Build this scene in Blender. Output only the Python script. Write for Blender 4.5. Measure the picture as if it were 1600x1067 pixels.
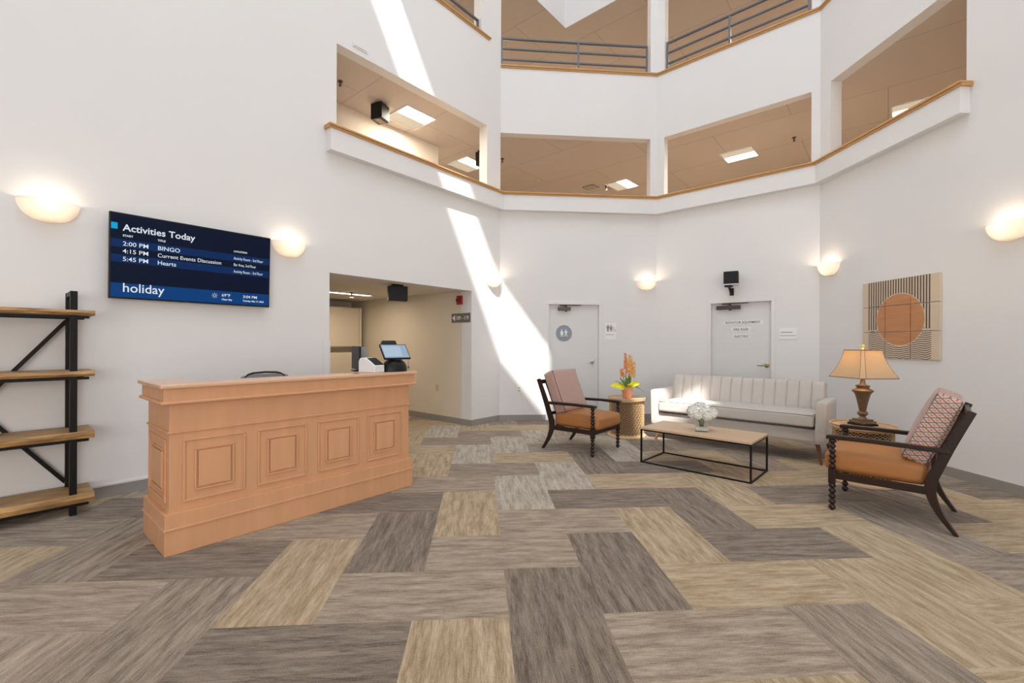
import bpy, bmesh, math, random
from mathutils import Vector, Matrix
from math import sin, cos, pi, radians as R_
random.seed(7)
C = bpy.context.scene
for o in list(bpy.data.objects): bpy.data.objects.remove(o)
COL = C.collection

# ------------------------------------------------------------------ camera
F, HY, ROLL, CAMH = 698.7, 536.18, .0044, 1.362
cd = bpy.data.cameras.new('camera'); cam = bpy.data.objects.new('camera', cd); COL.objects.link(cam)
cd.sensor_fit = 'HORIZONTAL'; cd.sensor_width = 36.0; cd.lens = 36.0*F/1600
cd.shift_y = (HY-533.5)/1600; cd.clip_start = .05; cd.clip_end = 200
cam.matrix_world = Matrix.Translation((0, 0, CAMH)) @ Matrix.Rotation(R_(90), 4, 'X') @ Matrix.Rotation(ROLL, 4, 'Z')
C.camera = cam
# ------------------------------------------------------------------ view, world, sun, skylight
C.view_settings.view_transform = 'Standard'; C.view_settings.look = 'None'
C.view_settings.gamma = 1.0; C.view_settings.use_curve_mapping = False
C.view_settings.exposure = 0.06
wd = bpy.data.worlds.new('world'); C.world = wd; wd.use_nodes = True
bg = wd.node_tree.nodes['Background']; bg.inputs[0].default_value = (.62, .76, 1, 1); bg.inputs[1].default_value = 1.2
SUN_D = Vector((.019, .1932, -.227)).normalized()
sl = bpy.data.lights.new('sun', 'SUN'); so = bpy.data.objects.new('sun', sl); COL.objects.link(so)
sl.energy = 9.5; sl.angle = R_(.6); sl.color = (1, .97, .93)
so.rotation_euler = (-SUN_D).to_track_quat('Z', 'Y').to_euler(); so.location = (0, -4, 16)
def area(name, loc, size, energy, color, rot=(0, 0, 0), sy=None):
    l = bpy.data.lights.new(name, 'AREA'); o = bpy.data.objects.new(name, l); COL.objects.link(o)
    l.size = size; l.energy = energy; l.color = color
    if sy: l.shape = 'RECTANGLE'; l.size_y = sy
    o.location = loc; o.rotation_euler = rot; return o
area('skylight_glow', (.35, 1.0, 13.8), 8, 575, (.81, .905, 1.0), sy=8)
area('rear_fill', (.6, -5.3, 1.7), 7.5, 285, (1, .965, .93), (R_(90), 0, 0), sy=3.2)  # fill lamp added behind the camera to brighten the lower walls

# ------------------------------------------------------------------ plan of the room
def v2(x, y): return Vector((x, y))
A = v2(-.21599, 7.85897); B = v2(2.61073, 8.09278); Cc = v2(4.45056, 6.47506)
aL, aR = .7003, .0563
Lv = v2(-sin(aL), -cos(aL)); Sv = v2(sin(aR), -cos(aR))
Kv = (B-A).normalized(); Rv = (Cc-B).normalized()
WALL = dict(L=(A, Lv, v2(.76465, -.64445)), K=(A, Kv, v2(.08243, -.9966)), R=(B, Rv, v2(-.66032, -.75098)), S=(Cc, Sv, v2(-.99842, -.05627)))
def wp(w, s, z, off=0):
    P, v, n = WALL[w]; q = P+v*s+n*off; return Vector((q.x, q.y, z))
def wrot(w):          # rotation so that local x runs rightwards seen from the room, -y points into the room
    v = WALL[w][1]*(-1 if w == 'L' else 1); return math.atan2(v.y, v.x)

# ------------------------------------------------------------------ materials
def nt(name):
    m = bpy.data.materials.new(name); m.use_nodes = True
    return m, m.node_tree, m.node_tree.nodes, m.node_tree.links, m.node_tree.nodes['Principled BSDF']
def setp(b, **k):
    for n, v in k.items():
        n = n.replace('_', ' ')
        if n in b.inputs:
            b.inputs[n].default_value = v
def mat(name, col, rough=.6, metal=0, var=.06, scale=8, bump=0, bscale=200, stretch=None, emis=None, es=0, coat=0, trans=0, sheen=0, ior=None, spec=None):
    m, t, N, L, b = nt(name)
    tc = N.new('ShaderNodeTexCoord'); mp = N.new('ShaderNodeMapping'); L.new(tc.outputs['Object'], mp.inputs[0])
    if stretch: mp.inputs['Scale'].default_value = stretch
    nz = N.new('ShaderNodeTexNoise'); nz.inputs['Scale'].default_value = scale; nz.inputs['Detail'].default_value = 4
    L.new(mp.outputs[0], nz.inputs['Vector'])
    mx = N.new('ShaderNodeMix'); mx.data_type = 'RGBA'
    c1 = [max(0, c*(1-var)) for c in col]; c2 = [min(1, c*(1+var)) for c in col]
    mx.inputs[6].default_value = (*c1, 1); mx.inputs[7].default_value = (*c2, 1)
    L.new(nz.outputs[0], mx.inputs[0]); L.new(mx.outputs[2], b.inputs['Base Color'])
    setp(b, Roughness=rough, Metallic=metal, Coat_Weight=coat, Transmission_Weight=trans, Sheen_Weight=sheen)
    if ior: setp(b, IOR=ior)
    if spec is not None: b.inputs['Specular IOR Level'].default_value = spec
    if bump:
        n2 = N.new('ShaderNodeTexNoise'); n2.inputs['Scale'].default_value = bscale; L.new(mp.outputs[0], n2.inputs['Vector'])
        bp = N.new('ShaderNodeBump'); bp.inputs['Strength'].default_value = bump; bp.inputs['Distance'].default_value = .002
        L.new(n2.outputs[0], bp.inputs['Height']); L.new(bp.outputs[0], b.inputs['Normal'])
    if emis: b.inputs['Emission Color'].default_value = (*emis, 1); b.inputs['Emission Strength'].default_value = es
    return m
M = {}
M['wall'] = mat('wall_paint', (.80, .785, .775), .75, var=.012, scale=1.5, bump=.15, bscale=120)
M['cream'] = mat('cream_warmlit_paint', (.75, .67, .56), .75, var=.015, scale=1.5, bump=.12, bscale=120)  # on the passage walls the cream puts warm light into the wall paint
M['doorpaint'] = mat('door_paint', (.74, .735, .725), .45, var=.01)
M['base'] = mat('base_vinyl', (.31, .285, .26), .5, var=.05)
M['oak'] = mat('oak_cap', (.56, .31, .12), .4, var=.18, scale=6, stretch=(6, 6, 30))
M['desk'] = mat('desk_maple', (.66, .345, .18), .42, var=.10, scale=2.2, stretch=(7, 7, .8), coat=.1)
M['desktop'] = mat('desk_top', (.70, .42, .26), .3, var=.06, scale=2.2, coat=.4)
M['dark'] = mat('black_metal', (.006, .0052, .005), .45, var=.2, spec=.25)
M['plastic'] = mat('black_plastic', (.008, .008, .009), .45, var=.2, spec=.3)
M['white'] = mat('white_plastic', (.80, .79, .79), .4, var=.02)
M['paper'] = mat('white_card', (.86, .86, .86), .5, var=.01)
M['ink'] = mat('ink', (.06, .06, .06), .6)
M['greyink'] = mat('grey_ink', (.30, .28, .27), .6)
M['steel'] = mat('steel_paint', (.15, .15, .165), .4, metal=.4, var=.05)
M['nickel'] = mat('nickel', (.55, .53, .50), .3, metal=1)
M['brass'] = mat('aged_brass', (.42, .34, .20), .35, metal=1)
M['bronze'] = mat('bronze', (.10, .085, .075), .4, metal=.7)
M['wenge'] = mat('dark_wood', (.024, .0095, .0055), .35, var=.35, scale=5, stretch=(4, 4, 20), spec=.4)
M['leather'] = mat('cognac_leather', (.41, .165, .047), .48, var=.10, scale=5, bump=.25, bscale=350)
M['pink'] = mat('dusty_pink_fabric', (.47, .295, .25), .9, var=.06, scale=30, bump=.3, bscale=500, sheen=.3)
M['sofa'] = mat('sofa_fabric', (.55, .50, .455), .6, var=.04, scale=10, bump=.2, bscale=400, sheen=.2)
M['piping'] = mat('sofa_piping', (.16, .135, .115), .7)
M['walnut'] = mat('walnut', (.20, .09, .045), .4, var=.25, scale=6, stretch=(4, 4, 20))
M['tabletop'] = mat('light_oak', (.60, .41, .25), .42, var=.09, scale=3, stretch=(1.2, 14, 6))
M['rattan'] = mat('rattan', (.62, .41, .20), .55, var=.3, scale=60)
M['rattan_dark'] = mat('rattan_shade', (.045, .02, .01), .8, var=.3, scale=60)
M['terracotta'] = mat('terracotta', (.78, .36, .20), .5, var=.06)
M['soil'] = mat('soil', (.05, .03, .02), .9)
M['leaf'] = mat('leaf_green', (.16, .30, .05), .45, var=.3)
M['leafy'] = mat('leaf_yellow', (.80, .75, .03), .45, var=.25, scale=15)
M['stem'] = mat('stem_green', (.12, .22, .05), .5, var=.3)
M['orange'] = mat('orange_petal', (.95, .25, .04), .5, var=.2, scale=60)
M['apricot'] = mat('apricot_petal', (.98, .50, .14), .5, var=.15, scale=60)
M['petal'] = mat('white_petal', (.88, .87, .80), .55, var=.05, scale=40)
M['red'] = mat('alarm_red', (.42, .02, .02), .35)
M['plaque'] = mat('grey_plaque', (.13, .12, .11), .4)
M['signblue'] = mat('blue_grey_sign', (.27, .31, .36), .45)
M['switch'] = mat('almond_plate', (.62, .52, .34), .4)
M['lampmetal'] = mat('antique_bronze', (.22, .145, .09), .35, metal=.6, var=.5, scale=25)
M['gold'] = mat('gold', (.75, .45, .10), .3, metal=.8)
M['tv'] = mat('tv_bezel', (.006, .006, .007), .35, spec=.3)
def emat(name, col, s):
    m, t, N, L, b = nt(name)
    setp(b, Roughness=.35); b.inputs['Specular IOR Level'].default_value = .15; b.inputs['Base Color'].default_value = (*[c*.1 for c in col], 1)
    b.inputs['Emission Color'].default_value = (*col, 1); b.inputs['Emission Strength'].default_value = s; return m
M['scr0'] = emat('screen_navy', (.0005, .005, .022), .8); M['scr1'] = emat('screen_blue', (.0005, .022, .105), .8)
M['scr2'] = emat('screen_footer', (.0005, .048, .20), .8); M['scrt'] = emat('screen_text', (.85, .93, 1), .72); M['scrc'] = emat('screen_cyan', (.0, .40, .75), .75)
M['pos'] = emat('tablet_screen', (.33, .47, .62), .75); M['pos2'] = emat('tablet_panel', (.45, .55, .68), .8)
M['troffer'] = emat('troffer_lens', (1, .90, .74), 9); M['troffer_dim'] = emat('troffer_side', (1, .82, .58), .55)
M['bulb'] = emat('bulb', (1, .70, .40), 25)
def glass(name, col, rough=0):
    m, t, N, L, b = nt(name); setp(b, Roughness=rough, Transmission_Weight=1.0, IOR=1.45); b.inputs['Base Color'].default_value = (*col, 1); return m
M['glass'] = glass('clear_glass', (1, 1, 1))
# frosted sconce glass and lampshade cloth let light through
def translucent(name, col, fac=.5, var=.04):
    m, t, N, L, b = nt(name); out = N['Material Output']
    nz = N.new('ShaderNodeTexNoise'); nz.inputs['Scale'].default_value = 20
    mx = N.new('ShaderNodeMix'); mx.data_type = 'RGBA'; mx.inputs[6].default_value = (*[c*(1-var) for c in col], 1); mx.inputs[7].default_value = (*col, 1)
    L.new(nz.outputs[0], mx.inputs[0]); L.new(mx.outputs[2], b.inputs['Base Color']); setp(b, Roughness=.5)
    tr = N.new('ShaderNodeBsdfTranslucent'); L.new(mx.outputs[2], tr.inputs[0])
    ms = N.new('ShaderNodeMixShader'); ms.inputs[0].default_value = fac
    L.new(b.outputs[0], ms.inputs[1]); L.new(tr.outputs[0], ms.inputs[2]); L.new(ms.outputs[0], out.inputs[0]); return m
M['frost'] = translucent('frosted_glass', (.95, .92, .88), .5)
M['shade'] = translucent('lampshade_cloth', (.74, .57, .37), .4)
# ceiling boards: fine seams
def ceil_mat():
    m, t, N, L, b = nt('ceiling_board')
    tc = N.new('ShaderNodeTexCoord'); mp = N.new('ShaderNodeMapping'); mp.inputs['Rotation'].default_value = (0, 0, R_(40)); L.new(tc.outputs['Object'], mp.inputs[0])
    br = N.new('ShaderNodeTexBrick'); L.new(mp.outputs[0], br.inputs[0]); br.inputs['Scale'].default_value = 1
    br.inputs['Brick Width'].default_value = 2.4; br.inputs['Row Height'].default_value = 1.2; br.inputs['Mortar Size'].default_value = .009
    br.inputs['Color1'].default_value = (.63, .55, .475, 1); br.inputs['Color2'].default_value = (.61, .535, .465, 1); br.inputs['Mortar'].default_value = (.48, .41, .345, 1)
    L.new(br.outputs['Color'], b.inputs['Base Color']); setp(b, Roughness=.7); return m
M['ceil'] = ceil_mat()
# carpet: tone and seed per plank come from a colour attribute, streaks from the plank's own UV
def carpet_mat():
    m, t, N, L, b = nt('carpet_planks')
    at = N.new('ShaderNodeAttribute'); at.attribute_name = 'plank'
    sp = N.new('ShaderNodeSeparateColor'); L.new(at.outputs['Color'], sp.inputs[0])
    uv = N.new('ShaderNodeUVMap'); uv.uv_map = 'UVMap'
    def noise(sx, sy, sc=1, det=3, rough=.6):
        mp = N.new('ShaderNodeMapping'); mp.inputs['Scale'].default_value = (sx, sy, 1); L.new(uv.outputs[0], mp.inputs[0])
        n = N.new('ShaderNodeTexNoise'); n.inputs['Scale'].default_value = sc; n.inputs['Detail'].default_value = det; n.inputs['Roughness'].default_value = rough
        L.new(mp.outputs[0], n.inputs[0]); return n
    def ramp(src, pts):
        r = N.new('ShaderNodeValToRGB'); e = r.color_ramp.elements
        while len(e) < len(pts): e.new(.5)
        for i, (p, c) in enumerate(pts): e[i].position = p; e[i].color = (*c, 1)
        L.new(src, r.inputs[0]); return r
    # tone 0 dark, .25 grey brown, .5 beige, .75 tan, 1 light
    lo = ramp(sp.outputs[0], [(0, (.100, .071, .051)), (.25, (.145, .106, .076)), (.5, (.20, .145, .100)), (.75, (.275, .180, .088)), (1, (.27, .215, .16))])
    hi = ramp(sp.outputs[0], [(0, (.34, .265, .205)), (.25, (.44, .35, .27)), (.5, (.51, .405, .30)), (.75, (.59, .46, .315)), (1, (.60, .53, .44))])
    def mathn(op, a, bb):
        n = N.new('ShaderNodeMath'); n.operation = op
        for i, x in enumerate((a, bb)):
            if isinstance(x, (int, float)): n.inputs[i].default_value = x
            else: L.new(x, n.inputs[i])
        return n.outputs[0]
    n1 = noise(3.2, 24, 1, 4, .62); n2 = noise(11, 240, 1, 4, .75); n3 = noise(120, 420, 1, 2, .7)
    s = mathn('ADD', mathn('MULTIPLY', n1.outputs[0], 2.2), mathn('MULTIPLY', n2.outputs[0], 2.6))
    s = mathn('ADD', s, mathn('MULTIPLY', n3.outputs[0], 1.5))
    s = mathn('SUBTRACT', s, 2.65)
    cl = N.new('ShaderNodeClamp'); L.new(s, cl.inputs[0])
    mx = N.new('ShaderNodeMix'); mx.data_type = 'RGBA'; L.new(cl.outputs[0], mx.inputs[0]); L.new(lo.outputs[0], mx.inputs[6]); L.new(hi.outputs[0], mx.inputs[7])
    L.new(mx.outputs[2], b.inputs['Base Color']); setp(b, Roughness=.95, Sheen_Weight=.15); b.inputs['Specular IOR Level'].default_value = .1
    bp = N.new('ShaderNodeBump'); bp.inputs['Strength'].default_value = .35; bp.inputs['Distance'].default_value = .004; L.new(cl.outputs[0], bp.inputs['Height']); L.new(bp.outputs[0], b.inputs['Normal'])
    return m
M['carpet'] = carpet_mat()
def shelf_mat():
    m, t, N, L, b = nt('live_edge_wood')
    tc = N.new('ShaderNodeTexCoord'); mp = N.new('ShaderNodeMapping'); mp.inputs['Scale'].default_value = (2, 14, 14); L.new(tc.outputs['Object'], mp.inputs[0])
    nz = N.new('ShaderNodeTexNoise'); nz.inputs['Scale'].default_value = 2.2; nz.inputs['Detail'].default_value = 5; L.new(mp.outputs[0], nz.inputs[0])
    r = N.new('ShaderNodeValToRGB'); e = r.color_ramp.elements; e[0].position = .3; e[0].color = (.20, .095, .03, 1); e[1].position = .7; e[1].color = (.58, .34, .13, 1)
    L.new(nz.outputs[0], r.inputs[0]); L.new(r.outputs[0], b.inputs['Base Color']); setp(b, Roughness=.5); return m
M['shelf'] = shelf_mat()
def ikat_mat():
    m, t, N, L, b = nt('ikat_fabric')
    uv = N.new('ShaderNodeUVMap'); uv.uv_map = 'UVMap'
    sx = N.new('ShaderNodeSeparateXYZ'); L.new(uv.outputs[0], sx.inputs[0])
    def mth(op, a, bb=0):
        n = N.new('ShaderNodeMath'); n.operation = op
        for i, x in enumerate((a, bb)):
            if isinstance(x, (int, float)): n.inputs[i].default_value = x
            else: L.new(x, n.inputs[i])
        return n.outputs[0]
    def tri(x, k): return mth('ABSOLUTE', mth('SUBTRACT', mth('FRACT', mth('MULTIPLY', x, k)), .5))
    d = mth('ADD', tri(sx.outputs[0], 13), tri(sx.outputs[1], 25))
    d2 = mth('ABSOLUTE', mth('SUBTRACT', d, .5))      # 0 on the lattice lines, .5 in the centres
    r = N.new('ShaderNodeValToRGB'); r.color_ramp.interpolation = 'CONSTANT'; e = r.color_ramp.elements
    e[0].position = 0; e[0].color = (.20, .15, .13, 1); e[1].position = .11; e[1].color = (.70, .57, .50, 1)
    x = e.new(.34); x.color = (.72, .17, .08, 1); x = e.new(.19); x.color = (.60, .42, .36, 1)
    L.new(d2, r.inputs[0]); L.new(r.outputs[0], b.inputs['Base Color']); setp(b, Roughness=.9); return m
M['ikat'] = ikat_mat()
def art_mat():
    m, t, N, L, b = nt('printed_wood_art')
    tc = N.new('ShaderNodeTexCoord'); sx = N.new('ShaderNodeSeparateXYZ'); L.new(tc.outputs['Object'], sx.inputs[0]); X, Y, Z = sx.outputs
    def mth(op, a, bb=0, c=None):
        n = N.new('ShaderNodeMath'); n.operation = op
        for i, x in enumerate((a, bb) if c is None else (a, bb, c)):
            if isinstance(x, (int, float)): n.inputs[i].default_value = x
            else: L.new(x, n.inputs[i])
        return n.outputs[0]
    def mul(*a):
        r = a[0]
        for x in a[1:]: r = mth('MULTIPLY', r, x)
        return r
    inside = mul(mth('GREATER_THAN', X, -.40), mth('LESS_THAN', X, .395))
    top = mth('GREATER_THAN', Z, -.125); low = mth('LESS_THAN', Z, -.135)
    stripe = mul(mth('LESS_THAN', mth('FRACT', mth('MULTIPLY', mth('ADD', X, 10.0), 30.0)), .50), top, inside)
    wav = mth('ADD', mth('MULTIPLY', Z, 44.0), mth('MULTIPLY', mth('SINE', mth('MULTIPLY', X, 42.0)), .30))
    wav = mth('ADD', wav, mth('MULTIPLY', mth('SINE', mth('ADD', mth('MULTIPLY', X, 19.0), mth('MULTIPLY', Z, 9.0))), .35))
    waves = mul(mth('LESS_THAN', mth('FRACT', mth('ADD', wav, 50.0)), .40), low, inside)
    dx = mth('SUBTRACT', X, .02); dz = mth('ADD', Z, .011)
    rr = mth('SQRT', mth('ADD', mth('MULTIPLY', dx, dx), mth('MULTIPLY', dz, dz)))
    circ = mth('LESS_THAN', rr, .300); halo = mth('LESS_THAN', rr, .308)
    lines = mul(mth('MAXIMUM', stripe, waves), mth('SUBTRACT', 1.0, halo))
    nz = N.new('ShaderNodeTexNoise'); mp = N.new('ShaderNodeMapping'); mp.inputs['Scale'].default_value = (1, 1, 9); L.new(tc.outputs['Object'], mp.inputs[0]); L.new(mp.outputs[0], nz.inputs[0]); nz.inputs['Scale'].default_value = 4
    oc = N.new('ShaderNodeMix'); oc.data_type = 'RGBA'; oc.inputs[6].default_value = (.46, .185, .075, 1); oc.inputs[7].default_value = (.62, .30, .13, 1); L.new(nz.outputs[0], oc.inputs[0])
    m1 = N.new('ShaderNodeMix'); m1.data_type = 'RGBA'; m1.inputs[6].default_value = (.66, .54, .40, 1); m1.inputs[7].default_value = (.10, .062, .045, 1); L.new(lines, m1.inputs[0])
    m2 = N.new('ShaderNodeMix'); m2.data_type = 'RGBA'; L.new(circ, m2.inputs[0]); L.new(m1.outputs[2], m2.inputs[6]); L.new(oc.outputs[2], m2.inputs[7])
    L.new(m2.outputs[2], b.inputs['Base Color']); setp(b, Roughness=.55); return m
M['art'] = art_mat()

# ------------------------------------------------------------------ mesh helpers
class MB:
    def __init__(s): s.bm = bmesh.new(); s.T = Matrix.Identity(4)
    def add(s, vs, fs):
        v = [s.bm.verts.new(s.T @ Vector(p)) for p in vs]; out = []
        for f in fs:
            try: out.append(s.bm.faces.new([v[i] for i in f]))
            except ValueError: pass
        return v, out
    def box(s, x0, x1, y0, y1, z0, z1):
        s.add([(x, y, z) for z in (z0, z1) for (x, y) in ((x0, y0), (x1, y0), (x1, y1), (x0, y1))],
              [(3, 2, 1, 0), (4, 5, 6, 7), (0, 1, 5, 4), (1, 2, 6, 5), (2, 3, 7, 6), (3, 0, 4, 7)]); return s
    def prism(s, pts, z0, z1):        # plan polygon
        n = len(pts)
        s.add([(p[0], p[1], z) for z in (z0, z1) for p in pts],
              [tuple(range(n))[::-1], tuple(range(n, 2*n))]+[(i, (i+1) % n, n+(i+1) % n, n+i) for i in range(n)]); return s
    def lathe(s, prof, seg=24, axis=None, cap=True):
        vs = []; fs = []
        for r, z in prof:
            for k in range(seg):
                a = 2*pi*k/seg; vs.append((r*cos(a), r*sin(a), z))
        for i in range(len(prof)-1):
            for k in range(seg):
                a = i*seg+k; b2 = i*seg+(k+1) % seg; fs.append((a, b2, b2+seg, a+seg))
        if cap: fs.append(tuple(range(seg))[::-1]); fs.append(tuple(range((len(prof)-1)*seg, len(prof)*seg)))
        s.add(vs, fs); return s
    def tube(s, pts, r, seg=8, cap=True):
        pts = [Vector(p) for p in pts]; rs = r if isinstance(r, (list, tuple)) else [r]*len(pts)
        vs = []; fs = []; up = None
        for i, p in enumerate(pts):
            t = (pts[min(i+1, len(pts)-1)]-pts[max(i-1, 0)]).normalized()
            if up is None:
                up = Vector((0, 0, 1)) if abs(t.z) < .9 else Vector((1, 0, 0))
            u = t.cross(up).normalized(); w = u.cross(t).normalized(); up = w
            for k in range(seg):
                a = 2*pi*k/seg+pi/seg; vs.append(p+(u*cos(a)+w*sin(a))*rs[i])
        for i in range(len(pts)-1):
            for k in range(seg):
                a = i*seg+k; b2 = i*seg+(k+1) % seg; fs.append((a, b2, b2+seg, a+seg))
        if cap: fs.append(tuple(range(seg))[::-1]); fs.append(tuple(range((len(pts)-1)*seg, len(pts)*seg)))
        s.add(vs, fs); return s
    def bar(s, a, b, w, h=None):      # square bar
        h = h or w; a = Vector(a); b = Vector(b); t = (b-a).normalized(); up = Vector((0, 0, 1)) if abs(t.z) < .95 else Vector((0, 1, 0))
        u = t.cross(up).normalized()*w/2; q = u.cross(t).normalized()*h/2
        s.add([p+i*u+j*q for p in (a, b) for i, j in ((-1, -1), (1, -1), (1, 1), (-1, 1))], [(3, 2, 1, 0), (4, 5, 6, 7), (0, 1, 5, 4), (1, 2, 6, 5), (2, 3, 7, 6), (3, 0, 4, 7)]); return s
    def strip_yz(s, left, right, x0, x1):      # shape in the y-z plane between two curves, thick in x
        n = len(left); P = list(left)+list(right); vs = [(x, p[0], p[1]) for x in (x0, x1) for p in P]; m = 2*n; fs = []
        for i in range(n-1):
            fs += [(i, i+1, n+i+1, n+i), (m+i+1, m+i, m+n+i, m+n+i+1), (i+1, i, m+i, m+i+1), (n+i, n+i+1, m+n+i+1, m+n+i)]
        fs += [(0, n, m+n, m), (n-1, m+n-1, m+2*n-1, 2*n-1)]
        s.add(vs, fs); return s
    def loft(s, rings, close=True):
        n = len(rings[0]); fs = []
        for i in range(len(rings)-1):
            for k in range(n):
                a = i*n+k; b2 = i*n+(k+1) % n; fs.append((a, b2, b2+n, a+n))
        if close: fs += [tuple(range(n))[::-1], tuple(range((len(rings)-1)*n, len(rings)*n))]
        s.add([p for r in rings for p in r], fs); return s
    def ball(s, c, r, sz=(1, 1, 1), seg=10, rings=6):
        vs = [(c[0], c[1], c[2]-r*sz[2])]; fs = []
        for i in range(1, rings):
            th = pi*i/rings
            for k in range(seg):
                a = 2*pi*k/seg; vs.append((c[0]+r*sz[0]*sin(th)*cos(a), c[1]+r*sz[1]*sin(th)*sin(a), c[2]-r*sz[2]*cos(th)))
        vs.append((c[0], c[1], c[2]+r*sz[2])); e = len(vs)-1
        for k in range(seg): fs.append((0, 1+(k+1) % seg, 1+k)); fs.append((e, e-seg+k, e-seg+(k+1) % seg))
        for i in range(rings-2):
            for k in range(seg): a = 1+i*seg+k; b2 = 1+i*seg+(k+1) % seg; fs.append((a, b2, b2+seg, a+seg))
        s.add(vs, fs); return s
    def cushion(s, sx, sy, sz, r, puff=(0, 0, 0), n=10, c=(0, 0, 0), fn=None):
        b2 = bmesh.new(); bmesh.ops.create_cube(b2, size=2); bmesh.ops.subdivide_edges(b2, edges=b2.edges[:], cuts=n, use_grid_fill=True)
        h = Vector((sx/2, sy/2, sz/2)); idx = {}; vs = []
        for v in b2.verts:
            u = v.co.copy()
            # denser near edges
            P = Vector([math.copysign(abs(q)**.8, q)*hh for q, hh in zip(u, h)])
            inn = Vector([max(-(hh-r), min(hh-r, q)) for q, hh in zip(P, h)])
            d = P-inn
            if d.length > 1e-9: P = inn+d.normalized()*r
            for ax in range(3):
                o1, o2 = (ax+1) % 3, (ax+2) % 3
                P[ax] += puff[ax]*(1-min(1, abs(u[o1]))**2)*(1-min(1, abs(u[o2]))**2)*math.copysign(1, u[ax])*(abs(u[ax])**3)
            P = P+Vector(c)
            if fn: P = fn(P)
            idx[v.index] = len(vs); vs.append(P)
        b2.verts.index_update()
        fs = [[v.index for v in f.verts] for f in b2.faces]; nr = [f.normal.copy() for f in b2.faces]
        v, out = s.add(vs, fs); b2.free(); return out, nr
    def build(s, name, m=None, parent=None, smooth=False, bevel=0, seg=2, ang=40):
        bmesh.ops.recalc_face_normals(s.bm, faces=s.bm.faces[:])
        me = bpy.data.meshes.new(name); s.bm.to_mesh(me); s.bm.free()
        o = bpy.data.objects.new(name, me); COL.objects.link(o)
        for mm in (m if isinstance(m, list) else [m]):
            if mm: me.materials.append(mm)
        if parent: o.parent = parent
        if smooth:
            for p in me.polygons: p.use_smooth = True
            try: me.set_sharp_from_angle(angle=R_(ang))
            except Exception: pass
        if bevel:
            md = o.modifiers.new('bevel', 'BEVEL'); md.width = bevel; md.segments = seg; md.limit_method = 'ANGLE'; md.angle_limit = R_(35)
        return o
def tag(o, label=None, cat=None, group=None, kind=None):
    if label: o['label'] = label
    if cat: o['category'] = cat
    if group: o['group'] = group
    if kind: o['kind'] = kind
    return o
def thing(name, label, cat, loc, rz=0, group=None):
    o = bpy.data.objects.new(name, None); COL.objects.link(o); o.empty_display_size = .1
    o.location = loc; o.rotation_euler = (0, 0, rz); return tag(o, label, cat, group)
def onwall(name, label, cat, w, s, z, off=0, group=None): return thing(name, label, cat, wp(w, s, z, off), wrot(w), group)
def copy_tree(o, parent=None):
    c = o.copy(); COL.objects.link(c); c.parent = parent
    for ch in [x for x in bpy.data.objects if x.parent == o]: copy_tree(ch, c)
    return c
def text(name, s, size, m, parent, x, z, y=-.001, align='LEFT', bold=0, sx=1, depth=.0006, T=None):
    cu = bpy.data.curves.new(name, 'FONT'); cu.body = s; cu.size = size; cu.align_x = align; cu.offset = bold; cu.extrude = depth; cu.resolution_u = 3
    t = bpy.data.objects.new(name, cu); COL.objects.link(t); dg = bpy.context.evaluated_depsgraph_get()
    me = bpy.data.meshes.new_from_object(t.evaluated_get(dg)); bpy.data.objects.remove(t)
    me.transform(Matrix.Diagonal((sx, 1, 1, 1))); me.transform(Matrix.Rotation(R_(90), 4, 'X')); me.transform(Matrix.Translation((x, y, z)))
    me.name = name; me.materials.clear(); me.materials.append(m)
    o = bpy.data.objects.new(name, me); COL.objects.link(o); o.parent = parent
    if T is not None: me.transform(T)
    return o

# ------------------------------------------------------------------ floor
PA = R_(4.0); PU = v2(cos(PA), sin(PA)); PV = v2(-sin(PA), cos(PA)); G = .475
TONE = dict(D=0., G=.25, B=.5, T=.75, L=1.)
tones = {}
for k in '''V-2,-2T V2,-2G H-4,-1D H0,-1B V-5,-1G V-1,-1D H-7,0B V3,-1T H-3,0B H1,0T V-4,0T H5,0G V0,0D H-6,1D V4,0T H-2,1B V-7,1G H2,1D V-3,1D H6,1T H-9,2G V1,1T H-5,2B V5,1G H-1,2B V-6,2T H3,2T V-2,2T H7,2T
H-8,3D V2,2D H-4,3D V6,2D V-9,3T H0,3D V-5,3B H4,3D V-1,3L H8,3D V3,3T H-3,4B V7,3T H1,4T H5,4T V0,4L H-2,5G V4,4T V8,4G H2,5D V1,5D V-3,5T H-1,6T V-2,6L H3,6T H0,7G V2,6L V-1,7L H-4,7T H-3,8G H1,8L V3,7D V-4,4G V-5,7T V-4,8T V0,8L H-2,9G H4,7G'''.split():
    tones[k[:-1]] = k[-1]
bm = bmesh.new(); cl = bm.loops.layers.float_color.new('plank'); ul = bm.loops.layers.uv.new('UVMap')
for c in range(-26, 26):
    for r in range(-18, 26):
        m_ = (c-r) % 4
        if m_ == 0: k = 'V'; du, dv = 1, 2
        elif m_ == 1: k = 'H'; du, dv = 2, 1
        else: continue
        tn = tones.get(f'{k}{c},{r}') or random.choice('DGGBBBTTTLG' if r > 4 else 'GBBTTG')
        sd = random.random(); u0 = .62+G*c; w0 = 2.22+G*r
        cs = [(u0, w0), (u0+G*du, w0), (u0+G*du, w0+G*dv), (u0, w0+G*dv)]
        f = bm.faces.new([bm.verts.new((*(PU*a+PV*b_), 0)) for a, b_ in cs])
        for lp, (a, b_) in zip(f.loops, cs):
            lp[cl] = (TONE[tn], sd, 0, 1); q = (a, b_) if k == 'H' else (b_, a)
            lp[ul].uv = (q[0]+sd*37, q[1]+sd*91)
me = bpy.data.meshes.new('floor'); bm.to_mesh(me); bm.free(); me.materials.append(M['carpet'])
fo = bpy.data.objects.new('floor', me); COL.objects.link(fo); fo['kind'] = 'structure'

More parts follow.
